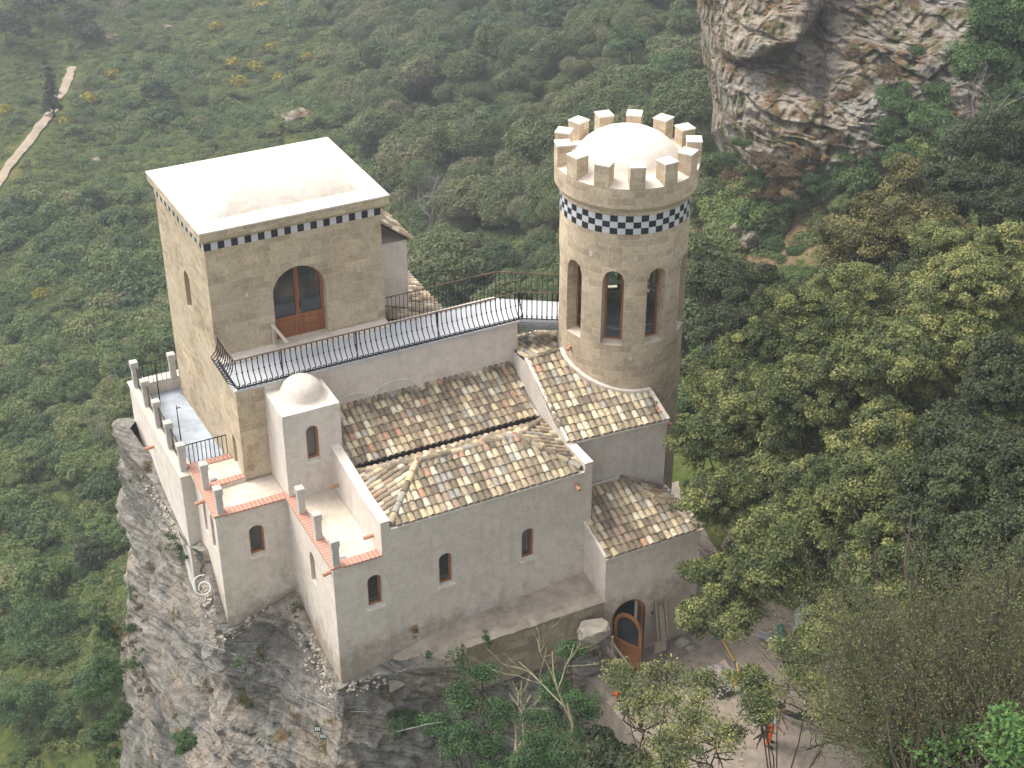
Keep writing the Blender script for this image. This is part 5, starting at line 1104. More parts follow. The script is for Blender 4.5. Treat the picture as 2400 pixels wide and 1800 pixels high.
def make_tree(name, label, cat, blobs_px, mat, leaf=.045, dens=230, clump=.24, cpm=3.3, seed=0, group=None, drop=.0, trunk=True, base=None, bark='bark', light=0., limbs=True, squash=.85, up=.35, sub=8, xy=None, tr=.14):
    rs = np.random.default_rng(seed); bl = []
    for (u, v, D, rp) in blobs_px: p = at_d(u, v, D); r = rp*D/FPX; bl.append((p.x, p.y, p.z, r, r, r*squash))
    if sub:
        b2 = []
        for (x, y, z, r, _a, _b) in bl:
            b2.append((x, y, z-.1*r, r*.62, r*.62, r*.55))
            for _ in range(sub):
                d = rs.normal(0, 1, 3); d /= np.linalg.norm(d); d[2] = abs(d[2])*.9-.15; k = rs.uniform(.30, .46)*r; b2.append((x+d[0]*r*.68, y+d[1]*r*.68, z+d[2]*r*.62, k, k, k*.8))
        bl_l = b2
    else: bl_l = bl
    A = np.array(bl); cx, cy = (A[:, 0]*A[:, 3]).sum()/A[:, 3].sum(), (A[:, 1]*A[:, 3]).sum()/A[:, 3].sum(); (cx, cy) = xy or (cx, cy); bz = H(cx, cy) if base is None else base
    root = empty(name, (cx, cy, bz), label, cat, group)
    V, F, T = crown_arrays(bl_l, rs, leaf, dens, clump, cpm, drop, light=light, up=up); fast_mesh('crown', V, F, M[mat], T, parent=root)
    if trunk:
        mb = MB(); zc = A[:, 2].min(); b0 = Vector((cx, cy, bz-.3)); fork = Vector((cx, cy, bz+max(.6, (zc-bz)*.55))); mb.tube([b0, b0.lerp(fork, .5)+Vector((.12, -.08, 0)), fork], [tr*1.5, tr*1.25, tr], 8)
        for b in bl:
            c = Vector(b[:3]); m_ = fork.lerp(c, .55)+Vector(rs.normal(0, .2, 3)); mb.tube([fork, m_, c+Vector((0, 0, b[5]*.3))], [tr*.75, tr*.5, .02], 6)
            if limbs:
                for _ in range(9): branch(mb, c.lerp(m_, rs.uniform(0, .5)), rs.normal(0, 1, 3)+np.array([0, 0, .3]), b[3]*.75, .03, 1, rs)
        mb.build('trunk', M[bark], root)
    return root
def bush_proto(name, mat, rs, r=1.0, leaf=.13, nb=4, dens=34, clump=.3, cpm=4.5, h=.75, trunk=False):
    bl = []
    for _ in range(nb): a = rs.uniform(0, 6.28); k = rs.uniform(.1, .6)*r; rr = r*rs.uniform(.42, .72); bl.append((k*math.cos(a), k*math.sin(a), rr*h*rs.uniform(.5, 1.0)+(r*1.1 if trunk else 0), rr, rr, rr*h))
    V, F, T = crown_arrays(bl, rs, leaf, dens, clump, cpm); o = fast_mesh(name, V, F, M[mat], T, link=False); return o
protos = {}
rs = np.random.default_rng(3)
col_s = bpy.data.collections.new('scrub_kinds'); col_w = bpy.data.collections.new('wood_kinds')
for k in range(6): col_s.objects.link(bush_proto('scrub_kind', 'scrub', rs, 1.0, .08, nb=3+k % 3, dens=62, h=[.6, .8, .7, .5, .9, .65][k]))
col_f = bpy.data.collections.new('near_scrub_kinds')
for k in range(6): col_f.objects.link(bush_proto('near_scrub_kind', 'scrub', rs, 1.0, .06, nb=4+k % 3, dens=90, clump=.22, cpm=8, h=[.7, .85, .75, .6, 1.0, .8][k]))
for k in range(5): col_w.objects.link(bush_proto('wood_kind', 'wood_leaf', rs, 1.0, .045, nb=6, dens=85, clump=.20, cpm=9, h=.85, trunk=k % 2 == 0))
def scatter(name, P, S, coll, label, cat):
    me = bpy.data.meshes.new(name); me.from_pydata([tuple(p) for p in P], [], []); a = me.attributes.new('sz', 'FLOAT', 'POINT'); a.data.foreach_set('value', np.asarray(S, np.float32))
    o = bpy.data.objects.new(name, me); scene.collection.objects.link(o); tag(o, label, cat, kind='stuff')
    ng = bpy.data.node_groups.new(name, 'GeometryNodeTree'); ng.interface.new_socket('Geometry', in_out='INPUT', socket_type='NodeSocketGeometry'); ng.interface.new_socket('Geometry', in_out='OUTPUT', socket_type='NodeSocketGeometry')
    gi = ng.nodes.new('NodeGroupInput'); go = ng.nodes.new('NodeGroupOutput'); ip = ng.nodes.new('GeometryNodeInstanceOnPoints'); ci = ng.nodes.new('GeometryNodeCollectionInfo'); ci.inputs['Collection'].default_value = coll
    ci.inputs['Separate Children'].default_value = True; ci.inputs['Reset Children'].default_value = True
    rv = ng.nodes.new('FunctionNodeRandomValue'); rv.data_type = 'FLOAT_VECTOR'; rv.inputs[0].default_value = (-.18, -.18, 0); rv.inputs[1].default_value = (.18, .18, 6.283)
    na = ng.nodes.new('GeometryNodeInputNamedAttribute'); na.data_type = 'FLOAT'; na.inputs['Name'].default_value = 'sz'
    Lk = ng.links.new; Lk(gi.outputs[0], ip.inputs['Points']); Lk(ci.outputs[0], ip.inputs['Instance']); ip.inputs['Pick Instance'].default_value = True; Lk(rv.outputs[0], ip.inputs['Rotation']); Lk(na.outputs[0], ip.inputs['Scale']); Lk(ip.outputs[0], go.inputs[0])
    md = o.modifiers.new('scatter', 'NODES'); md.node_group = ng; return o
def scatter_pts(n, seed, keep):
    r_ = np.random.default_rng(seed); x = r_.uniform(-120, 250, n); y = r_.uniform(-25, 300, n); z = Hn(x, y); P = np.stack([x, y, z], 1); u, v, zc = proj_np(P)
    k = (u > -1000) & (u < 3100) & (v > -300) & (v < 2500) & (zc > 5) & keep(x, y, z, u, v, r_); return P[k]
def path_d(x, y): return np.min(np.hypot(x[:, None]-PATH[None, :, 0], y[:, None]-PATH[None, :, 1]), axis=1)
def fnoise(x, y, s, sd): return np.array([noise.noise(Vector((a*s, b*s, sd))) for a, b in zip(x, y)])
def near_ok(x, y): return ~((x > 6.5) & (x < 23) & (y > -13.5) & (y < 8)) & (sdist(x, y) > 3.2)
def inwood(u, v): return (u > 830+(v-0)*.12) & (v < 900) & (u < 1640)
P = scatter_pts(64000, 1, lambda x, y, z, u, v, r_: near_ok(x, y) & ~(inwood(u, v)) & ~((u > 1640) & (u < 2010) & (v > 230) & (v < 500) & (r_.random(len(u)) < .8)))
P = P[path_d(P[:, 0], P[:, 1]) > 2.4]; nn_ = fnoise(P[:, 0], P[:, 1], .07, 1.0); rr_ = np.random.default_rng(5); P = P[rr_.random(len(P)) < np.clip(.95+nn_*1.3, .3, 1)]
S = (.38+1.05*rr_.random(len(P))**2.2)*np.clip(1.05+fnoise(P[:, 0], P[:, 1], .045, 4.0)*1.1, .55, 1.7); P[:, 2] -= .12
M['grass'] = leafmat('grass_blades', [(0, (0.069, 0.1058, 0.0276)), (0.5, (0.1242, 0.1702, 0.046)), (1, (0.23, 0.23, 0.0862))], .3, objvar=True)
col_g = bpy.data.collections.new('tuft_kinds')
for k in range(4): col_g.objects.link(bush_proto('tuft_kind', 'grass', rs, 1.0, .10, nb=3, dens=16, clump=.3, cpm=4, h=.35))
PG = scatter_pts(210000, 9, lambda x, y, z, u, v, r_: near_ok(x, y)); PG = PG[path_d(PG[:, 0], PG[:, 1]) > 1.3]; SG = rr_.uniform(.35, .85, len(PG)); PG[:, 2] -= .05
scatter('rough_grass', PG, SG, col_g, 'rough low grass and undergrowth between the bushes all over the hillside', 'grass')
zc_ = proj_np(P)[2]; nr_m = zc_ < 128
scatter('hillside_scrub', P[~nr_m], S[~nr_m], col_s, 'dense low green scrub covering the far hillside above and behind the castle', 'scrub')
S = np.where(nr_m, S*1.15, S); scatter('slope_scrub', P[nr_m], S[nr_m], col_f, 'leafy green scrub on the nearer slopes left of the cliff and right of the round tower', 'scrub')
P = scatter_pts(26000, 2, lambda x, y, z, u, v, r_: near_ok(x, y) & inwood(u, v)); rr_ = np.random.default_rng(6); S = rr_.uniform(.9, 2.3, len(P))*np.clip(1.1+fnoise(P[:, 0], P[:, 1], .05, 9.0)*.9, .6, 1.6); P[:, 2] -= .15
print('wood', len(P)); scatter('hillside_wood', P, S, col_w, 'mass of green and brownish woodland behind the round tower', 'woodland')
# ---- individual trees near the castle ----------------------------------
make_tree('oak_tree', 'large yellow green leafy tree right beside the entrance house, its left crown overlapping the wall', 'tree', [(1725,1010,45,125),(1790,860,46,130),(1750,1180,44,140),(1690,1370,43,85),(1700,930,46,90),(1850,1080,44,110),(1650,1050,46,75),(1655,1450,42,60),(1625,1460,42.5,30),(1700,1440,42,85),(1665,900,47,70),(1800,1350,42,90),(1660,1180,45,75),(1850,950,45,110)], 'oak', seed=1, base=-.4, xy=(15.2, 1.2))
make_tree('oak_tree', 'broad yellow green tree in the middle of the right hand grove, crown lit on top', 'tree', [(1930,770,47,140),(1920,960,43,150),(2080,880,43,150),(2000,700,48,100),(1850,740,48,90),(2060,1040,41,110)], 'oak', seed=2)
make_tree('oak_tree', 'leafy green tree standing over the courtyard debris, lower edge hanging above the planks', 'tree', [(1960,1190,40,140),(1860,1350,40,110),(2060,1320,37,120),(1990,1480,37,100),(1940,1490,39,70),(1790,1290,42,80),(2080,1150,39,130),(1880,1240,40,110),(2100,1430,36,90)], 'oak', seed=3, base=-.3, xy=(18.5, -3.5))
make_tree('oak_tree', 'pale olive leafy tree at the right edge above the dark gap', 'tree', [(2150,720,49,130),(2310,700,45,140),(2230,600,50,100),(2380,610,48,90),(2200,850,44,120),(2120,790,47,110),(2280,820,44,110)], 'oak', seed=4, light=.1)
make_tree('cypress_tree', 'olive brown conical conifer pointing up below the rock face', 'tree', [(2120,395,57,32),(2110,440,57,55),(2060,500,57,75),(2150,520,56,90),(2000,570,56,75),(2080,600,56,100),(2210,570,56,75),(1960,620,56,45)], 'olive', leaf=.05, seed=5, clump=.3, squash=1.0)
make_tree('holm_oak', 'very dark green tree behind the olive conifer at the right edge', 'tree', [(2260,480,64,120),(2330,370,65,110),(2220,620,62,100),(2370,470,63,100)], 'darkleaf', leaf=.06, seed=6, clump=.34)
make_tree('green_tree', 'rich green tree in the top right corner above the rock', 'tree', [(2370,60,82,120),(2330,170,81,100),(2390,250,80,90),(2350,-40,84,110)], 'green', leaf=.08, seed=7, clump=.42, dens=230, cpm=4)
make_tree('ivy_mass', 'bright green ivy draped over the lower right of the rock face', 'ivy', [(2110,250,88,60),(2170,300,87,65),(2090,320,87,55),(2200,240,88,50),(2130,380,86,50),(2230,330,86,45)], 'green', leaf=.075, seed=8, clump=.4, dens=220, cpm=4, trunk=False, light=.15)
make_tree('dark_shrub', 'dark brownish green shrubby tree just right of the round tower', 'tree', [(1680,680,62,80),(1730,740,61,80),(1665,790,60,60),(1770,650,62,50),(1650,880,58,55),(1700,850,58,50)], 'darkleaf', leaf=.055, seed=9, light=.15, clump=.3)
make_tree('dark_fill_tree', 'dark leaved tree filling the shaded gap at the right edge beside the bare bush', 'tree', [(2350,900,41,130),(2340,1130,36,150),(2240,1040,39,120),(2390,1300,33,140),(2180,1180,38,110),(2280,1300,36,130)], 'darkleaf', leaf=.045, seed=10, light=.1)  # gap filler: the shade here is put into the dark leaf colour
make_tree('young_tree', 'sparse small leaved green tree in front of the open door, courtyard showing through', 'tree', [(1560,1610,40,85),(1500,1670,39,75),(1610,1700,38,80),(1560,1780,37,95),(1690,1740,37,60),(1460,1600,41,50),(1650,1620,39,50)], 'oak', leaf=.04, seed=12, drop=.45, base=-1.0, clump=.30, light=.05, tr=.035, sub=7, dens=95, cpm=3.0)
make_tree('young_tree', 'sparse leafy young tree beside the orange clothed worker at the bottom', 'tree', [(1870,1540,39,70),(1790,1640,38,50),(1900,1600,37,75),(1960,1690,35,85),(1740,1600,38,45),(1780,1665,37,36)], 'oak', leaf=.04, seed=13, drop=.4, base=-.4, clump=.3, tr=.035, sub=7, dens=105, cpm=3.2)
make_tree('pine_sapling', 'bright green feathery conifer on the slope below the rubble wall, leftmost', 'tree', [(1130,1590,45,36),(1080,1650,44,45),(1170,1680,44,50),(1070,1740,43,60),(1150,1780,43,70),(1020,1700,44,30)], 'conifer', leaf=.035, seed=14, base=-7, clump=.26, squash=1.1, dens=110, drop=.25, tr=.06)
make_tree('pine_sapling', 'bright green feathery conifer below the boulder, between the two bare trees', 'tree', [(1300,1620,44,40),(1360,1670,43,50),(1270,1710,43,60),(1340,1780,42,75),(1240,1790,42,70),(1340,1530,44,26)], 'conifer', leaf=.035, seed=15, base=-6, clump=.26, squash=1.1, dens=110, drop=.25, tr=.06)
make_tree('dark_shrub', 'dark green shrub in the shadow at the bottom between conifer and courtyard', 'shrub', [(1430,1790,41,60),(1400,1750,42,35),(1480,1810,40,45)], 'darkleaf', leaf=.06, seed=16, base=-5, trunk=False)
make_tree('dark_fill_tree', 'dark leaved tree added as shade in the gaps between the yellow green crowns', 'tree', [(1950,1100,50,150),(2150,1000,48,150),(1800,1150,52,130),(1770,850,56,110),(2050,1250,45,130),(1930,900,52,140),(2250,1100,44,130),(1780,1330,47,90),(2100,700,55,120),(2300,750,50,130),(2060,820,52,110)], 'darkleaf', seed=18, trunk=False, sub=5, dens=200, cpm=2.6, leaf=.055)  # added behind the crowns; its dark leaf colour stands in for shade
# vine leaves over the bare bush
make_tree('leafy_vine', 'fresh green large leaved creeper in the bottom right corner', 'creeper', [(2200,1770,25,70),(2340,1700,24,60),(2100,1800,26,50),(2390,1780,24,70),(2270,1740,25,50)], 'vine', leaf=.045, seed=17, dens=34, clump=.24, cpm=4, drop=.3, trunk=False, up=.6)
# ---- bare twiggy bush --------------------------------------------------
M['twig'] = simple('twig_bark', (.09,.07,.05), .95, var=.6, scale=6)
bb = empty('bare_bush', tuple(at_d(2280, 1850, 25)), 'big tangle of bare grey brown twigs filling the lower right corner', 'bush')
rs = np.random.default_rng(21); mb = MB(); tipsC = []
for k in range(400):
    b0 = at_d(2230+rs.uniform(-130, 190), 1880+rs.uniform(-60, 60), 25.5+rs.uniform(-1.5, 2)); tgt = at_d(rs.uniform(1860, 2480), rs.uniform(1230, 1600)+max(0, 60), 27+rs.uniform(-2, 3.5)); d = tgt-b0; ln = d.length*rs.uniform(.55, 1.0)
    pts = [b0]; dr = d.normalized()
    for i in range(7): dr = (dr+Vector(rs.normal(0, .07, 3))).normalized(); pts.append(pts[-1]+dr*ln/7)
    r0 = rs.uniform(.006, .018); mb.tube(pts, [r0*(1-.8*i/7) for i in range(8)], 4, cap=False)
    for j in range(7):
        i = int(rs.integers(2, 8)); nd = (dr+Vector(rs.normal(0, .38, 3))).normalized(); l2 = rs.uniform(.4, 1.2); q = [pts[i]]
        for _ in range(4): nd = (nd+Vector(rs.normal(0, .12, 3))).normalized(); q.append(q[-1]+nd*l2/4)
        mb.tube(q, [.007, .006, .005, .004, .002], 3, cap=False); tipsC += q[1:]
        for _ in range(2):
            q2 = [q[2]]; n2 = (nd+Vector(rs.normal(0, .4, 3))).normalized()
            for _ in range(3): q2.append(q2[-1]+n2*.12)
            mb.tube(q2, [.006, .004, .003, .002], 3, cap=False)
mb.build('twigs', M['twig'], bb)
tc = np.array([tuple(p) for p in tipsC]); tc = np.repeat(tc, 11, 0)+rs.normal(0, .11, (len(tc)*11, 3)); V, F = leaves(tc, np.tile([[0, 0, .6]], (len(tc), 1)), .020, rs); fast_mesh('small_leaves', V, F, M['oak'], rs.random(len(F))*.8, parent=bb)
mb = MB(); mb.tube([at_d(2360, 1800, 27), at_d(2290, 1560, 27), at_d(2340, 1430, 27), at_d(2430, 1290, 27)], [.08, .065, .05, .04], 8); mb.tube([at_d(2200, 1800, 26.5), at_d(2170, 1560, 27), at_d(2120, 1330, 27.2), at_d(2140, 1180, 27.5)], [.045, .035, .025, .01], 6); mb.build('limb', M['twig'], bb)
# ---- bare trees ---------------------------------------------------------
def bare(label, u, v, D, h, seed, mat='greybark', depth=5, lean=(0, 0), base=None, spread=.5, r=None, tilt=0.0):
    p = at_d(u, v, D); rs = np.random.default_rng(seed); root = empty('bare_tree', p, label, 'bare tree'); mb = MB()
    branch(mb, p, (lean[0], lean[1], 1), h*.42, r or h*.022, depth, rs, spread, n=4, upb=.12, kids=(2, 4)); mb.build('branches', M[mat], root); return root
bare('thin bare tree with yellow lichen standing in front of the boulder', 1345, 1830, 43, 6.0, 31, 'lichenbark', 4, (.15, 0), r=.07, spread=.45)
bare('thin bare tree with spreading yellowish branches between the two bright conifers', 1192, 1830, 44, 4.4, 32, 'lichenbark', 4, (0, 0), r=.06, spread=.5)
for lab, u, v, dy, h, sd in [('dead grey tree in the wood between the two towers, upper one', 480*2.2+30, 430, 0, 8, 33), ('dead grey tree standing above the gallery railing, tall thin branches', 1000, 620, 0, 10, 34), ('dead grey tree with fallen branches left of the round tower', 1240, 560, 0, 7, 35),
                             ('dead grey leaning tree on the slope left of the cliff', 380, 1120, 0, 6, 36), ('bare tree in the scrub left of the cliff, lower one', 240, 1060, 0, 4.5, 37), ('tall bare trunk on the far slope at top left', 262, 95, 0, 9, 38), ('slim bare trunk beside the taller bare trunk at top left', 285, 70, 0, 7, 39), ('bare spindly tree in front of the rock face at right', 2290, 400, 0, 6, 40), ('small bare tree on the slope right of the ivy', 2215, 420, 0, 4.5, 41), ('faint bare brownish tree top centre of the wood', 860, 330, 0, 7, 42)]:
    if u > 2200: q = at_d(u, v, 72)
    else: q, D_ = hit(u, v)
    rs = np.random.default_rng(sd); root = empty('bare_tree', q, lab, 'bare tree'); mb = MB(); branch(mb, q, (rs.uniform(-.2, .2), rs.uniform(-.2, .2), 1), h*.42, h*.011, 4, rs, .5, n=4, upb=.2, kids=(3, 4)); mb.build('branches', M['greybark'], root)
# ---- background bushes and trees one can tell apart ---------------------
def px_bush(name, label, cat, u, v, rp, mat, seed, group=None, leaf=None, h=.8, lift=.45, trunk=False, dens=80):
    q, D = hit(u, v+rp*.5); r = rp*D/FPX; rs = np.random.default_rng(seed); root = empty(name, q, label, cat, group); bl = []
    for _ in range(5): a = rs.uniform(0, 6.28); k = rs.uniform(.1, .5)*r; rr = r*rs.uniform(.45, .7); bl.append((q.x+k*math.cos(a), q.y+k*math.sin(a), q.z+lift*r+rr*.3*rs.uniform(-.5, 1), rr, rr, rr*h))
    V, F, T = crown_arrays(bl, rs, leaf or max(.06, D*.00085), dens, r*.2, 5.0*(.9/max(.6, r))**1.1); fast_mesh('crown', V, F, M[mat], T, parent=root)
    if trunk: mb = MB(); mb.tube([q-Vector((0, 0, .3)), q+Vector((0, 0, lift*r))], [.14, .08], 6); mb.build('trunk', M['bark'], root)
    return root
where = {'a': (75, 1010, 55, 'bushgreen', 'round dark green bush on the slope left of the cliff top'), 'b': (140, 620, 45, 'bushgreen', 'dark round bush in open scrub left of the square tower'), 'c': (215, 470, 42, 'bushgreen', 'darker bush on the grassy slope left of the tower roof'),
 'd': (250, 1150, 60, 'bushgreen', 'green leafy bush below the dead tree at left'), 'e': (90, 1230, 60, 'bushgreen', 'mid green bush at the left edge below the round dark bush'), 'f': (120, 1470, 95, 'green', 'big bright green leafy bush at lower left'), 'g': (60, 1640, 95, 'green', 'big leafy bush in the bottom left corner'),
 'h': (230, 1600, 70, 'green', 'leafy green bush touching the cliff foot at bottom left'), 'i': (240, 1290, 60, 'darkleaf', 'dark shaded bush against the cliff at left'), 'j': (330, 720, 48, 'bushgreen', 'dark bush half hidden behind the square tower corner'), 'k': (300, 880, 42, 'bushgreen', 'green bush beside the far end of the side terrace'),
 'l': (30, 760, 40, 'bushgreen', 'small dark bush at the left edge below the footpath'), 'm': (40, 500, 45, 'bushgreen', 'dark bush at the left edge just under the footpath'), 'n': (300, 580, 50, 'bushgreen', 'dark green bush on the slope just left of the tower wall'), 'o': (370, 210, 42, 'bushgreen', 'grey green bush above the tower roof, left of the yellow broom'), 'p': (400, 270, 45, 'bushgreen', 'dark green bush directly above the left corner of the tower roof')}
for i, (k, (u, v, rp, mt, lab)) in enumerate(where.items()): px_bush('bush', lab, 'bush', u, v, rp, mt, 100+i)
for i, (u, v, rp, lab) in enumerate([(205, 235, 24, 'yellow flowering broom right of the footpath, rounder one'), (150, 283, 13, 'small yellow broom at the edge of the footpath'), (12, 262, 20, 'yellow flowering broom at the left edge'), (268, 172, 20, 'yellow broom bush above the round broom'), (370, 185, 18, 'yellow broom left of the centre of the hillside'), (418, 166, 12, 'tiny yellow broom on the hillside'),
    (548, 148, 18, 'yellow broom in the upper middle hillside, left one of two'), (600, 158, 18, 'yellow broom in the upper middle hillside, right one of two'), (640, 115, 20, 'bright yellow broom highest on the open hillside'), (655, 182, 16, 'yellow broom just above the tower roof ridge'), (715, 132, 16, 'yellow broom near the wood edge'), (560, 192, 18, 'pale yellow broom above the tower roof'), (620, 20, 24, 'dull yellow broom at the top edge'), (100, 690, 18, 'dull yellow broom low on the left slope'), (205, 575, 16, 'faint yellow broom left of the slit window'), (505, 65, 14, 'faint yellow broom near the top edge')]):
    px_bush('broom_bush', lab, 'broom bush', u, v, rp, 'broom', 200+i, group='yellow flowering broom bushes on the hillside', dens=60)
for i, (u, v, rp, mt, lab) in enumerate([(100, 30, 60, 'darkleaf', 'dark grey green tree in the top left corner'), (20, 90, 55, 'darkleaf', 'dark tree at the left edge near the top'), (190, 60, 38, 'darkleaf', 'small dark tree left of the bare trunks'), (215, 90, 28, 'darkleaf', 'narrow dark tree below the bare trunks'), (1480, 130, 75, 'green', 'rich green tree beside the big rock face'), (1560, 200, 75, 'green', 'green tree touching the left edge of the rock face'),
    (1400, 230, 60, 'bushgreen', 'green tree above the round tower battlements'), (1300, 60, 70, 'bushgreen', 'green tree in the wood at top centre right'), (1130, 100, 70, 'bushgreen', 'dark tree in the wood at the top centre'), (1050, 190, 60, 'wood_leaf', 'tree in the middle of the wood'), (1180, 290, 55, 'bushgreen', 'dark green tree left of the battlements'), (1290, 150, 60, 'wood_leaf', 'greyish tree in the wood above the round tower'),
    (980, 60, 60, 'bushgreen', 'tree at the top of the wood edge'), (1020, 420, 55, 'wood_leaf', 'brownish tree in the wood between towers'), (1150, 480, 60, 'wood_leaf', 'brownish tree in the wood left of the round tower'), (1500, 330, 0, 'green', '')]):
    if rp: px_bush('wood_tree', lab, 'tree', u, v, rp, mt, 300+i, h=.95, lift=.8, trunk=True)
for i, (u, v, rp, mt, lab) in enumerate([(1715, 410, 22, 'dryleaf', 'reddish dry bush just right of the tower battlements'), (1790, 380, 26, 'dryleaf', 'rust brown dry bush below the rock face, upper one'), (1850, 420, 30, 'dryleaf', 'rust brown dry bush below the rock face, middle one'), (1800, 450, 26, 'dryleaf', 'dry brown bush on the scree slope'), (1900, 370, 28, 'dryleaf', 'dry brown bush under the grey green shrubs on the rock'), (1880, 480, 26, 'green', 'fresh green bush at the foot of the brown slope'), (1760, 500, 24, 'bushgreen', 'green bush right of the chequered tile band'), (1950, 450, 34, 'bushgreen', 'dark green bush beside the olive conifer'), (1740, 340, 18, 'bushgreen', 'small green bush where the rock face meets the slope'), (1960, 330, 24, 'dryleaf', 'dull brown bush on the lower rock face'), (1715, 372, 24, 'bushgreen', 'green shrub at the lower left foot of the rock face'), (1770, 425, 26, 'bushgreen', 'low green shrub hugging the foot of the rock face'), (1830, 400, 34, 'dryleaf', 'wide rusty shrub against the foot of the rock face'), (1905, 430, 36, 'bushgreen', 'wide green shrub against the right foot of the rock face'), (1970, 400, 40, 'bushgreen', 'leafy green shrub covering the lower right corner of the rock face'), (2020, 370, 36, 'green', 'rich green shrub between the ivy and the rock face'), (1870, 370, 20, 'dryleaf', 'thin brown shrub growing out of the lower rock face'), (2000, 130, 22, 'dryleaf', 'brown dry shrub high on the rock face'), (2090, 170, 28, 'dryleaf', 'rust brown shrub on the upper right of the rock face'), (2150, 120, 20, 'bushgreen', 'small green shrub on the upper right of the rock face'), (1980, 230, 20, 'dryleaf', 'brown shrub in the middle of the rock face')]):
    q0, D0 = hit(u, v+rp*.4); D0 = min(D0, 86.5 if v > 300 else 88.5); q = at_d(u, v, D0); r = rp*D0/FPX; rs = np.random.default_rng(500+i); root = empty('slope_bush', q, lab, 'bush'); bl = [(q.x+rs.normal(0, r*.35), q.y+rs.normal(0, r*.35), q.z+rs.normal(0, r*.15), r*.6, r*.6, r*.45) for _ in range(4)]
    bl += [(q.x+rs.normal(0, r*.8), q.y+rs.normal(0, r*.8), q.z+rs.normal(0, r*.3), r*.3, r*.3, r*.25) for _ in range(4)]
    V, F, T = crown_arrays(bl, rs, .045, 80, .20, 6, drop=.2); fast_mesh('crown', V, F, M[mt], T, parent=root)
for i, (u, v, D, rp, mt, lab) in enumerate([(262, 1480, 55, 34, 'bushgreen', 'green shrub clinging to the left edge of the cliff, highest of three'), (250, 1590, 56, 48, 'green', 'green shrub clinging to the left edge of the cliff, middle of three'), (270, 1710, 55, 52, 'bushgreen', 'green shrub clinging to the left edge of the cliff, lowest of three'), (430, 1740, 49.5, 34, 'green', 'green shrub low on the cliff below the corner room'), (940, 1690, 47.5, 40, 'bushgreen', 'green shrub on the dark rock left of the bright conifer')]):
    q = at_d(u, v, D); r = rp*D/FPX; rs = np.random.default_rng(700+i); root = empty('cliff_shrub', q, lab, 'shrub'); bl = [(q.x+rs.normal(0, r*.45), q.y+rs.normal(0, r*.45), q.z+rs.normal(0, r*.45), r*rs.uniform(.25, .5), r*rs.uniform(.25, .5), r*rs.uniform(.2, .42)) for _ in range(9)]
    V, F, T = crown_arrays(bl, rs, .035, 60, .14, 6, drop=.25); fast_mesh('crown', V, F, M[mt], T, parent=root)
# dark conifer by the path
q, D = hit(128, 275); rs = np.random.default_rng(77); root = empty('dark_conifer', q, 'tall narrow dark conifer standing over the footpath', 'tree'); hgt = 130*D/FPX/math.cos(math.radians(26)); bl = []
for k in range(9): t = k/8; r = (1-t)*hgt*.13+.10; bl.append((q.x, q.y, q.z+hgt*(.12+.85*t), r, r, hgt*.07))
V, F, T = crown_arrays(bl, rs, .13, 60, .4, 4, drop=.2); fast_mesh('crown', V, F, M['darkleaf'], T, parent=root); mb = MB(); mb.tube([q-Vector((0, 0, .4)), q+Vector((0, 0, hgt))], [.13, .02], 6); mb.build('trunk', M['bark'], root)
# plants growing on the rock
for i, (u, v, x, y, rp, mt, lab) in enumerate([(400,1260,-2.9,None,30,'bushgreen','green weeds growing in the rock crevice under the side terrace'),(425,1300,-2.7,None,22,'bushgreen','low weeds on the rock beside the corner room'),(690,1430,-1.0,None,14,'darkleaf','small weeds where the corner room meets the hall'),(560,1560,-2.6,None,18,'green','green tuft on the dark rock below the corner room'),
    (440,1700,-3.4,None,28,'bushgreen','green weeds at the bottom left of the rock'),(360,1640,-3.9,None,24,'dryleaf','reddish dry weeds on the lower left rock'),(480,1610,-3.0,None,20,'dryleaf','dry brown weeds on the rock below the corner room'),(325,1430,-4.0,None,24,'dryleaf','reddish brown weeds on the left cliff edge'),(285,1500,-4.4,None,26,'dryleaf','dry orange weeds at the cliff outline'),(1075,1530,None,-1.9,30,'bushgreen','green shrub growing at the left end of the rubble wall'),(1090,1560,None,-2.1,36,'conifer','leafy shrub below the left end of the rubble wall'),(1140,1500,None,-1.6,12,'green','small green sprig on top of the rubble wall'),(1005,1535,None,-1.7,12,'green','tiny sprig on the soil left of the rubble wall'),(345,1100,-3.3,None,14,'dryleaf','dry weeds on the outcrop next to the side terrace wall'),(290,1480,-4.6,None,40,'dryleaf','big reddish brown weeds hanging on the cliff outline'),(300,1560,-4.5,None,45,'bushgreen','green shrub rooted in the left foot of the cliff, upper one'),(270,1640,-4.9,None,45,'green','green shrub rooted in the left foot of the cliff, middle one'),(310,1740,-4.4,None,45,'dryleaf','reddish shrub on the left foot of the cliff near the bottom edge'),(330,1600,-4.3,None,30,'dryleaf','rusty weeds between green shrubs on the left foot of the cliff'),(310,1390,-3.9,None,22,'bushgreen','small green weeds on the cliff outline'),(970,1480,None,-1.25,14,'dryleaf','dry weeds at the left end of the soil ledge')]):
    q = at(u, v, x=x) if x is not None else at(u, v, y=y); rs = np.random.default_rng(400+i); D = (q-Vector(CAM)).length; r = rp*D/FPX; bl = [(q.x+rs.normal(0, r*.35), q.y+rs.normal(0, r*.5), q.z+rs.normal(0, r*.55), r*rs.uniform(.15, .42), r*rs.uniform(.15, .42), r*rs.uniform(.12, .32)) for _ in range(9)]
    root = empty('weed_clump', q, lab, 'weeds'); V, F, T = crown_arrays(bl, rs, .026, 26, .09, 3.0, drop=.35); fast_mesh('foliage', V, F, M[mt], T, parent=root)

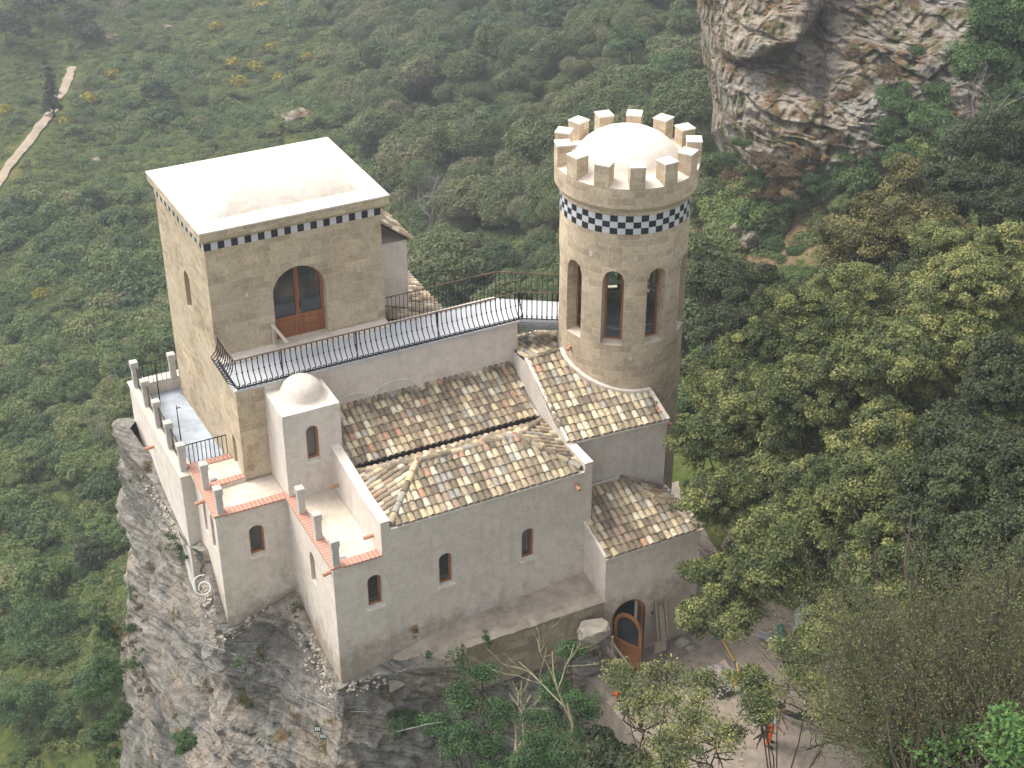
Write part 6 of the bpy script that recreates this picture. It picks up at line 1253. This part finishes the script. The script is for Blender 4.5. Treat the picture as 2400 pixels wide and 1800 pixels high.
# =================================================================== THINGS IN THE COURTYARD
GZc = -.37
def plank(name, label, a, b, w, t, mat, cat='plank', group=None):
    m = MB(); m.bar(a, b, w, t); o = m.build(name, M[mat]); return tag(o, label, cat, group)
def cpt(x, y): return at(1380+x/3.568, 1400+y/3.568, z=GZc+.03)
# ladder and boards leaning on the entrance wall
K_ = lambda x, y, yy: at(1300+x/3.318, 1100+y/3.318, y=yy)
lad = empty('wooden_ladder', K_(800, 1330, -1.9), 'grey wooden ladder leaning on the entrance house wall, right of the door', 'ladder')
a1, b1 = K_(803, 1345, -1.75), K_(785, 1020, -1.38); a2, b2 = K_(878, 1290, -1.75), K_(855, 1003, -1.38)
for a, b in ((a1, b1), (a2, b2)): m = MB(); m.bar(a, b, .07, .05); m.build('rail', M['oldwood'], lad)
for k in range(7): m = MB(); t = .08+.13*k; m.tube([a1.lerp(b1, t), a2.lerp(b2, t)], .016, 5); m.build('rung', M['oldwood'], lad)
plank('leaning_board', 'long pale board leaning on the ladder beside the door', K_(850, 1330, -1.85), K_(822, 1060, -1.42), .16, .03, 'oldwood', 'board')
mb = MB(); mb.face([K_(776, 1430, -2.0), K_(865, 1400, -2.0), K_(865, 1320, -1.75), K_(776, 1345, -1.75)]); bs = Vector((0, -.03, 0)); q4 = [K_(776, 1430, -2.0)+bs, K_(865, 1400, -2.0)+bs, K_(865, 1320, -1.75)+bs, K_(776, 1345, -1.75)+bs]; mb.face(q4); mb.face([q4[3], q4[2], q4[2]-bs, q4[3]-bs]); mb.face([q4[1], q4[1]-bs, q4[2]-bs, q4[2]]); mb.face([q4[0], q4[3], q4[3]-bs, q4[0]-bs])
tag(mb.build('timber_sheet', M['oldwood']), 'square brown timber sheet at the foot of the ladder', 'board')
# footbridge handrail left of the door
hr = empty('door_handrail', K_(400, 1400, -2.2), 'simple timber handrail poles beside the open wooden door', 'handrail')
for (xa, ya, xb, yb_) in ((405, 1380, 575, 1600), (440, 1340, 605, 1560)): m = MB(); m.bar(K_(xa, ya, -2.3), K_(xb, yb_, -3.0), .06, .05); m.build('rail', M['oldwood'], hr)
m = MB(); m.bar(K_(450, 1300, -2.5), K_(452, 1600, -2.5), .05, .05); m.build('upright', M['oldwood'], hr)
plank('loose_plank', 'pale wooden plank lying on the courtyard ground nearest the white slab', cpt(1290, 190), cpt(1335, 385), .18, .04, 'oldwood'); 
m = MB(); m.box(-.32, .32, -.22, .22, 0, .03, tf=Matrix.Translation(cpt(1275, 215)) @ Matrix.Rotation(.5, 4, 'Z')); tag(m.build('white_board', M['white']), 'white square board lying at the head of the loose plank', 'board')
mt = empty('metal_profile', cpt(1478, 375), 'light grey metal sheet profile lying across a wood block in the courtyard', 'metal sheet'); m = MB(); up_ = Vector((0, 0, .16)); m.bar(cpt(1400, 340)+up_, cpt(1555, 410)+up_*1.4, .22, .03); m.bar(cpt(1405, 330)+up_*1.6, cpt(1555, 398)+up_*2, .05, .05); m.build('sheet', M['steel'], mt)
plank('wood_block', 'short wood block under the grey metal profile', cpt(1445, 385), cpt(1490, 425), .12, .10, 'oldwood', 'wood block')
m = MB(); a, b = cpt(1605, 270), cpt(1602, 470); m.tube([a+Vector((0, 0, .12)), b+Vector((0, 0, .12))], .12, 12); M['greenp'] = simple('green_sheet', (.03, .17, .13), .5, var=.3); tag(m.build('green_roll', M['greenp']), 'dark green plastic roll lying beside the grove', 'plastic roll')
sh = empty('metal_sheet', cpt(1730, 210), 'large pale grey sheet leaning at the right end of the courtyard', 'metal sheet'); m = MB(); a, b = cpt(1725, 110), cpt(1695, 310); m.face([a, b, b+Vector((.7, .15, .35)), a+Vector((.7, .15, .35))]); m.bar(a, b, .06, .06); m.build('sheet', M['steel'], sh)
M['yellow'] = simple('yellow_hose', (.62, .36, .05), .5, var=.2)
for i, (pts, lab) in enumerate([([(1060,290),(1110,360),(1170,470),(1215,545)], 'yellow hose running down the courtyard toward the tarp, upper one'), ([(1180,640),(1205,710),(1235,810)], 'yellow pole among the tools, left one of two'), ([(1230,600),(1245,660),(1250,745)], 'yellow pole among the tools, right one of two')]):
    m = MB(); m.tube([cpt(*p)+Vector((0, 0, .06+.1*i)) for p in pts], .03, 6); tag(m.build('yellow_hose', M['yellow']), lab, 'hose', 'yellow hoses and poles in the courtyard')
m = MB(); m.tube([cpt(*p)+Vector((0, 0, .05)) for p in [(1030,300),(1090,390),(1150,480),(1200,560),(1225,640),(1220,700)]], .025, 6); tag(m.build('grey_hose', M['steel']), 'grey hose lying beside the yellow hose', 'hose')
M['blackp'] = simple('black_plastic', (.02, .02, .022), .4, var=.3); m = MB(); m.tube([at(1380+x/3.568, 1400+y/3.568, z=GZc+.35) for x, y in [(1480,790),(1530,880),(1600,935),(1660,965),(1750,1000),(1830,1020),(1900,1025),(1980,1000)]], .085, 8); tag(m.build('black_pipe', M['blackp']), 'thick curved black pipe crossing above the worker', 'pipe')
# tools, rubble and sacks
M['red'] = simple('red_plastic', (.40, .03, .03), .5, var=.2)
m = MB(); m.box(-.18, .18, -.12, .12, 0, .2, tf=Matrix.Translation(cpt(1285, 705)) @ Matrix.Rotation(.3, 4, 'Z')); m.box(-.14, .14, -.02, .02, .2, .26, tf=Matrix.Translation(cpt(1285, 705)) @ Matrix.Rotation(.3, 4, 'Z')); tag(m.build('red_toolbox', M['red']), 'small dark red tool box beside the yellow poles', 'tool box')
M['tarp'] = simple('pale_sheeting', (.45, .34, .28), .8, var=.35, scale=3, col2=(.22, .22, .26)); V = []
c0 = cpt(1110, 700)
for i in range(14):
    for j in range(14): x, y = (i/13-.5)*1.1, (j/13-.5)*1.3; V.append((c0.x+x, c0.y+y, GZc+.12+.16*noise.noise(Vector((x*3, y*3, 0)))+.1*math.cos(x*2)*math.cos(y*2)))
tag(fast_mesh('crumpled_tarp', V, grid_faces(14, 14), M['tarp'], smooth=True), 'crumpled brownish tarpaulin in the middle of the courtyard', 'tarpaulin')
for i in range(3): plank('steel_bar', ['grey steel bar in the heap of tools, upper one', 'grey steel bar in the heap of tools, middle one', 'grey steel bar in the heap of tools, lower one'][i], cpt(1240+i*14, 560+i*38)+Vector((0, 0, .1+.05*i)), cpt(1330+i*6, 660+i*12)+Vector((0, 0, .12+.05*i)), .07, .05, 'steel', 'bar', 'grey steel bars in the courtyard')
for i, (x, y, lab) in enumerate([(780, 385, 'pale rubble stone near the leaning timber sheet'), (850, 430, 'small pale rubble stone beside the larger one'), (1515, 300, 'little stone lying behind the metal profile'), (1000, 660, 'pale stone at the edge of the crumpled tarpaulin'), (170, 660, 'pale stone on the path below the door handrail')]):
    boulder('rubble_stone', cpt(x, y), [.22, .13, .09, .12, .12][i], (1.2, .9, .7), M['pale_rock'], lab, 20+i, 'loose stones in the courtyard')
rs = np.random.default_rng(55); n = 700; C = np.stack([rs.uniform(8, 17, n), rs.uniform(-9, -1.5, n), np.full(n, GZc+.03)], 1); V, F = leaves(C, np.tile([[0, 0, 1.]], (n, 1)), .035, rs, flat=.5, aspect=.8); tag(fast_mesh('ground_litter', V, F, M['pale_rock']), 'small pale rubble chips scattered over the courtyard dirt', 'rubble', kind='stuff')
M['orange'] = simple('orange_cloth', (.75, .13, .02), .8, var=.2, scale=8); M['shirt'] = simple('pale_shirt', (.55, .58, .66), .9, var=.2, scale=10); M['skin'] = simple('skin', (.36, .22, .15), .6, var=.1); M['hair'] = simple('dark_hair', (.03, .022, .018), .8)
m = MB(); m.tube([at(1380+x/3.568, 1400+y/3.568, z=GZc+.08) for x, y in [(205, 795), (235, 812), (262, 800)]], [.05, .10, .04], 8); tag(m.build('orange_cloth', M['orange']), 'small orange cloth dropped on the path left of the young tree', 'cloth')

# ---- the worker ---------------------------------------------------------
def skin_body(name, verts, edges, rad, mat, parent, root=0, sub=2):
    me = bpy.data.meshes.new(name); me.from_pydata(verts, edges, []); o = bpy.data.objects.new(name, me); scene.collection.objects.link(o)
    if parent is not None: o.parent = parent
    sk = o.modifiers.new('skin', 'SKIN'); sk.use_smooth_shade = True; sl = me.skin_vertices[0].data if me.skin_vertices else None
    if sl is None:
        bm = bmesh.new(); bm.from_mesh(me); bm.verts.layers.skin.verify(); bm.to_mesh(me); bm.free(); sl = me.skin_vertices[0].data
    for i, r in enumerate(rad): sl[i].radius = (r, r) if not isinstance(r, tuple) else r; sl[i].use_root = (i == root)
    s = o.modifiers.new('sub', 'SUBSURF'); s.levels = sub; s.render_levels = sub; me.materials.append(mat); return o
wp = at(1380+1490/3.568, 1400+1225/3.568, z=GZc); wk = empty('person', wp, 'worker in orange trousers and pale shirt bending forward, half hidden by leaves at bottom', 'person', rz=math.radians(-60))
hip = .92
bv = [(0,0,hip),(0.02,0,hip+.14),(.09,0,hip+.30),(.17,0,hip+.44),(.23,0,hip+.52),(.29,0,hip+.60), (0,.09,hip-.03),(.05,.11,.50),(-.04,.12,.10),(.06,.12,.05), (0,-.09,hip-.03),(.10,-.11,.50),(.06,-.12,.10),(.17,-.12,.05),
      (.19,.18,hip+.42),(.26,.24,hip+.18),(.38,.20,hip-.02),(.44,.18,hip-.08), (.19,-.18,hip+.42),(.30,-.23,hip+.18),(.44,-.18,hip+.02),(.50,-.16,hip-.03)]
be = [(0,1),(1,2),(2,3),(3,4),(4,5),(0,6),(6,7),(7,8),(8,9),(0,10),(10,11),(11,12),(12,13),(3,14),(14,15),(15,16),(16,17),(3,18),(18,19),(19,20),(20,21)]
brd = [.12,.115,.13,.12,.055,.06,.09,.065,.045,.04,.09,.065,.045,.04,.06,.045,.033,.03,.06,.045,.033,.03]
skin_body('body', bv, be, brd, M['skin'], wk)
skin_body('trousers', [(0,0,hip+.06),(0,.09,hip-.03),(.05,.11,.50),(-.04,.12,.12),(0,-.09,hip-.03),(.10,-.11,.50),(.06,-.12,.12)], [(0,1),(1,2),(2,3),(0,4),(4,5),(5,6)], [.145,.115,.09,.075,.115,.09,.075], M['orange'], wk)
skin_body('shirt', [(0,0,hip+.08),(.09,0,hip+.30),(.17,0,hip+.44),(.20,0,hip+.49),(.19,.18,hip+.42),(.25,.235,hip+.22),(.19,-.18,hip+.42),(.29,-.225,hip+.22)], [(0,1),(1,2),(2,3),(2,4),(4,5),(2,6),(6,7)], [.145,.155,.145,.08,.08,.06,.08,.06], M['shirt'], wk)
def attach(m, name, mat): o = m.build(name, mat); o.parent = wk; o.matrix_parent_inverse = Matrix.Identity(4); return o
m = MB(); m.ball((.335, 0, hip+.70), .105, 12, 10, sz=(.95, .8, 1.12)); m.ball((.43, 0, hip+.69), .02, 6, 4); m.ball((.34, .085, hip+.70), .025, 6, 4); m.ball((.34, -.085, hip+.70), .025, 6, 4); attach(m, 'head', M['skin'])
m = MB(); m.ball((.315, 0, hip+.73), .112, 12, 8, sz=(.95, .85, 1.0)); attach(m, 'hair', M['hair'])
for sgn, hx_, hz_ in ((1, .44, hip-.08), (-1, .50, hip-.03)):
    m = MB(); y = .18 if sgn > 0 else -.16; m.ball((hx_+.03, y, hz_-.04), .042, 8, 6, sz=(.6, 1, 1.2))
    for k in range(4): yy = y+(k-1.5)*.02; m.tube([(hx_+.04, yy, hz_-.07), (hx_+.055, yy, hz_-.11-.006*(k in (1, 2))), (hx_+.045, yy, hz_-.145)], [.010, .009, .007], 5)
    m.tube([(hx_+.03, y-sgn*.035, hz_-.03), (hx_+.06, y-sgn*.055, hz_-.06), (hx_+.07, y-sgn*.05, hz_-.09)], [.011, .010, .008], 5); attach(m, 'hand', M['skin'])
for sgn, x_ in ((1, .01), (-1, .11)): m = MB(); m.ball((x_+.03, sgn*.12, .05), .07, 8, 6, sz=(1.9, .75, .8)); attach(m, 'boot', M['hair'])
# ---- small things on the cliff -----------------------------------------
m = MB(); cq = at(400+235/2.91, 1050+950/2.91, x=-2.75); dq = (cq-Vector(CAM)).length-.25; m.tube([at_d(478+(10+k_*.75)*math.cos(a)-.2*k_, 1380+(10+k_*.7)*math.sin(a)-k_*.4, dq-.02*k_) for k_, a in enumerate(np.linspace(2.2, 11.2, 22))], .016, 6)
tag(m.build('white_hose', M['plastic_white']), 'loose loop of white hose hanging on the rock left of the corner room', 'hose')
for i, (pts, lab) in enumerate([([(450,1480),(480,1510),(540,1530),(620,1560)], 'steel cable strung over the rock under the corner room, upper one'), ([(440,1520),(470,1550),(530,1585),(560,1600)], 'steel cable on the rock, below the upper cable'), ([(640,1560),(700,1630),(780,1668),(880,1668)], 'long steel cable sagging across the rock below the hall corner'), ([(930,1655),(1000,1640),(1060,1632)], 'short taut steel cable beside the bright conifer'), ([(930,1715),(1000,1698),(1055,1690)], 'lower taut steel cable beside the bright conifer'), ([(660,1740),(720,1775),(800,1800)], 'steel cable low on the rock at the bottom edge'), ([(925,1580),(980,1555),(1020,1530)], 'thin cable below the soil ledge'), ([(350,1560),(470,1700),(560,1760),(640,1770)], 'long steel cable curving over the lower left rock')]):
    m = MB(); q = [at_d(u, v, 0) for u, v in pts]; fine = []
    for k in range(len(pts)-1):
        for t in np.linspace(0, 1, 6)[:-1]: fine.append((pts[k][0]*(1-t)+pts[k+1][0]*t, pts[k][1]*(1-t)+pts[k+1][1]*t))
    fine.append(pts[-1]); P3 = []
    dg = bpy.context.evaluated_depsgraph_get() if i == 0 else dg
    for u, v in fine:
        d = ray(u, v); d = Vector(d/np.linalg.norm(d)); ok, loc_, nr_, _i, ob, _m = scene.ray_cast(dg, Vector(CAM), d)
        P3.append((loc_-d*.12) if ok else at_d(u, v, 48))
    ds = [(p-Vector(CAM)).length for p in P3]; dm = sorted(ds)[len(ds)//2]; P3 = [Vector(CAM)+(p-Vector(CAM)).normalized()*min(max((p-Vector(CAM)).length, dm-1.5), dm+1.5) for p in P3]
    m.tube(P3, .011, 5); tag(m.build('steel_cable', M['cable']), lab, 'cable', 'steel safety cables on the rock')
M['signd'] = simple('sign_plate', (.05, .08, .07), .6, var=.2); M['signw'] = simple('sign_white', (.65, .65, .62), .6, var=.1)
for (u, v, lab) in ((744, 1708, 'small dark plate with white marks on the rock, upper left one'), (757, 1725, 'small dark plate with white marks on the rock, lower right one')):
    d = ray(u, v); d = Vector(d/np.linalg.norm(d)); ok, p, nr_, _i, ob, _m = scene.ray_cast(dg, Vector(CAM), d); p = p-d*.25
    s = empty('sign_plate', p, lab, 'sign'); m = MB(); tf = Matrix.Translation(p) @ Matrix.Rotation(-AL, 4, 'Z') @ Matrix.Rotation(math.radians(-15), 4, 'X'); m.box(-.10, .10, -.01, .01, -.11, .11, tf=tf); m.build('plate', M['signd'], s)
    m = MB(); m.box(-.075, -.03, -.013, -.011, -.06, .06, tf=tf); m.box(-.012, .02, -.013, -.011, -.06, .06, tf=tf); m.box(.035, .075, -.013, -.011, -.06, .06, tf=tf); m.build('white_marks', M['signw'], s)
# rocks showing through the scrub
for i, (u, v, r, lab) in enumerate([(695, 288, 1.5, 'patch of grey scree stones above the tower roof'), (395, 70, .6, 'pale stone on the upper hillside'), (222, 385, .6, 'small grey stone left of the tower roof corner'), (1690, 480, 1.1, 'grey rock lump in the grass right of the battlements'), (1780, 560, 1.3, 'brownish grey rock outcrop right of the chequered band'), (262, 95, .8, 'pale stone below the bare trunks')]):
    q, D = hit(u, v); 
    boulder('hill_rock', q+Vector((0, 0, .3)), r, (1.3, .9, .8), M['rock_warm'], lab, 60+i, 'rocks showing through the scrub')
# =================================================================== HAZE
hz = bpy.data.materials.new('haze'); hz.use_nodes = True; nt = hz.node_tree; nt.nodes.remove(nt.nodes['Principled BSDF']); pv = nt.nodes.new('ShaderNodeVolumePrincipled'); pv.inputs['Color'].default_value = (.86, .90, .96, 1); pv.inputs['Density'].default_value = .0007; pv.inputs['Anisotropy'].default_value = 0.2
nt.links.new(pv.outputs[0], nt.nodes['Material Output'].inputs['Volume'])
m = MB(); zmin = float(GZ.min())-1.0; m.box(-240, 420, -90, 440, min(zmin, -60), max(35.0, float(GZ.max())+1.0)); ho = m.build('haze', hz); ho['kind'] = 'stuff'; ho['label'] = 'thin pale haze over the hillside'; ho['category'] = 'haze'
print('terrain z', GZ.min(), GZ.max())
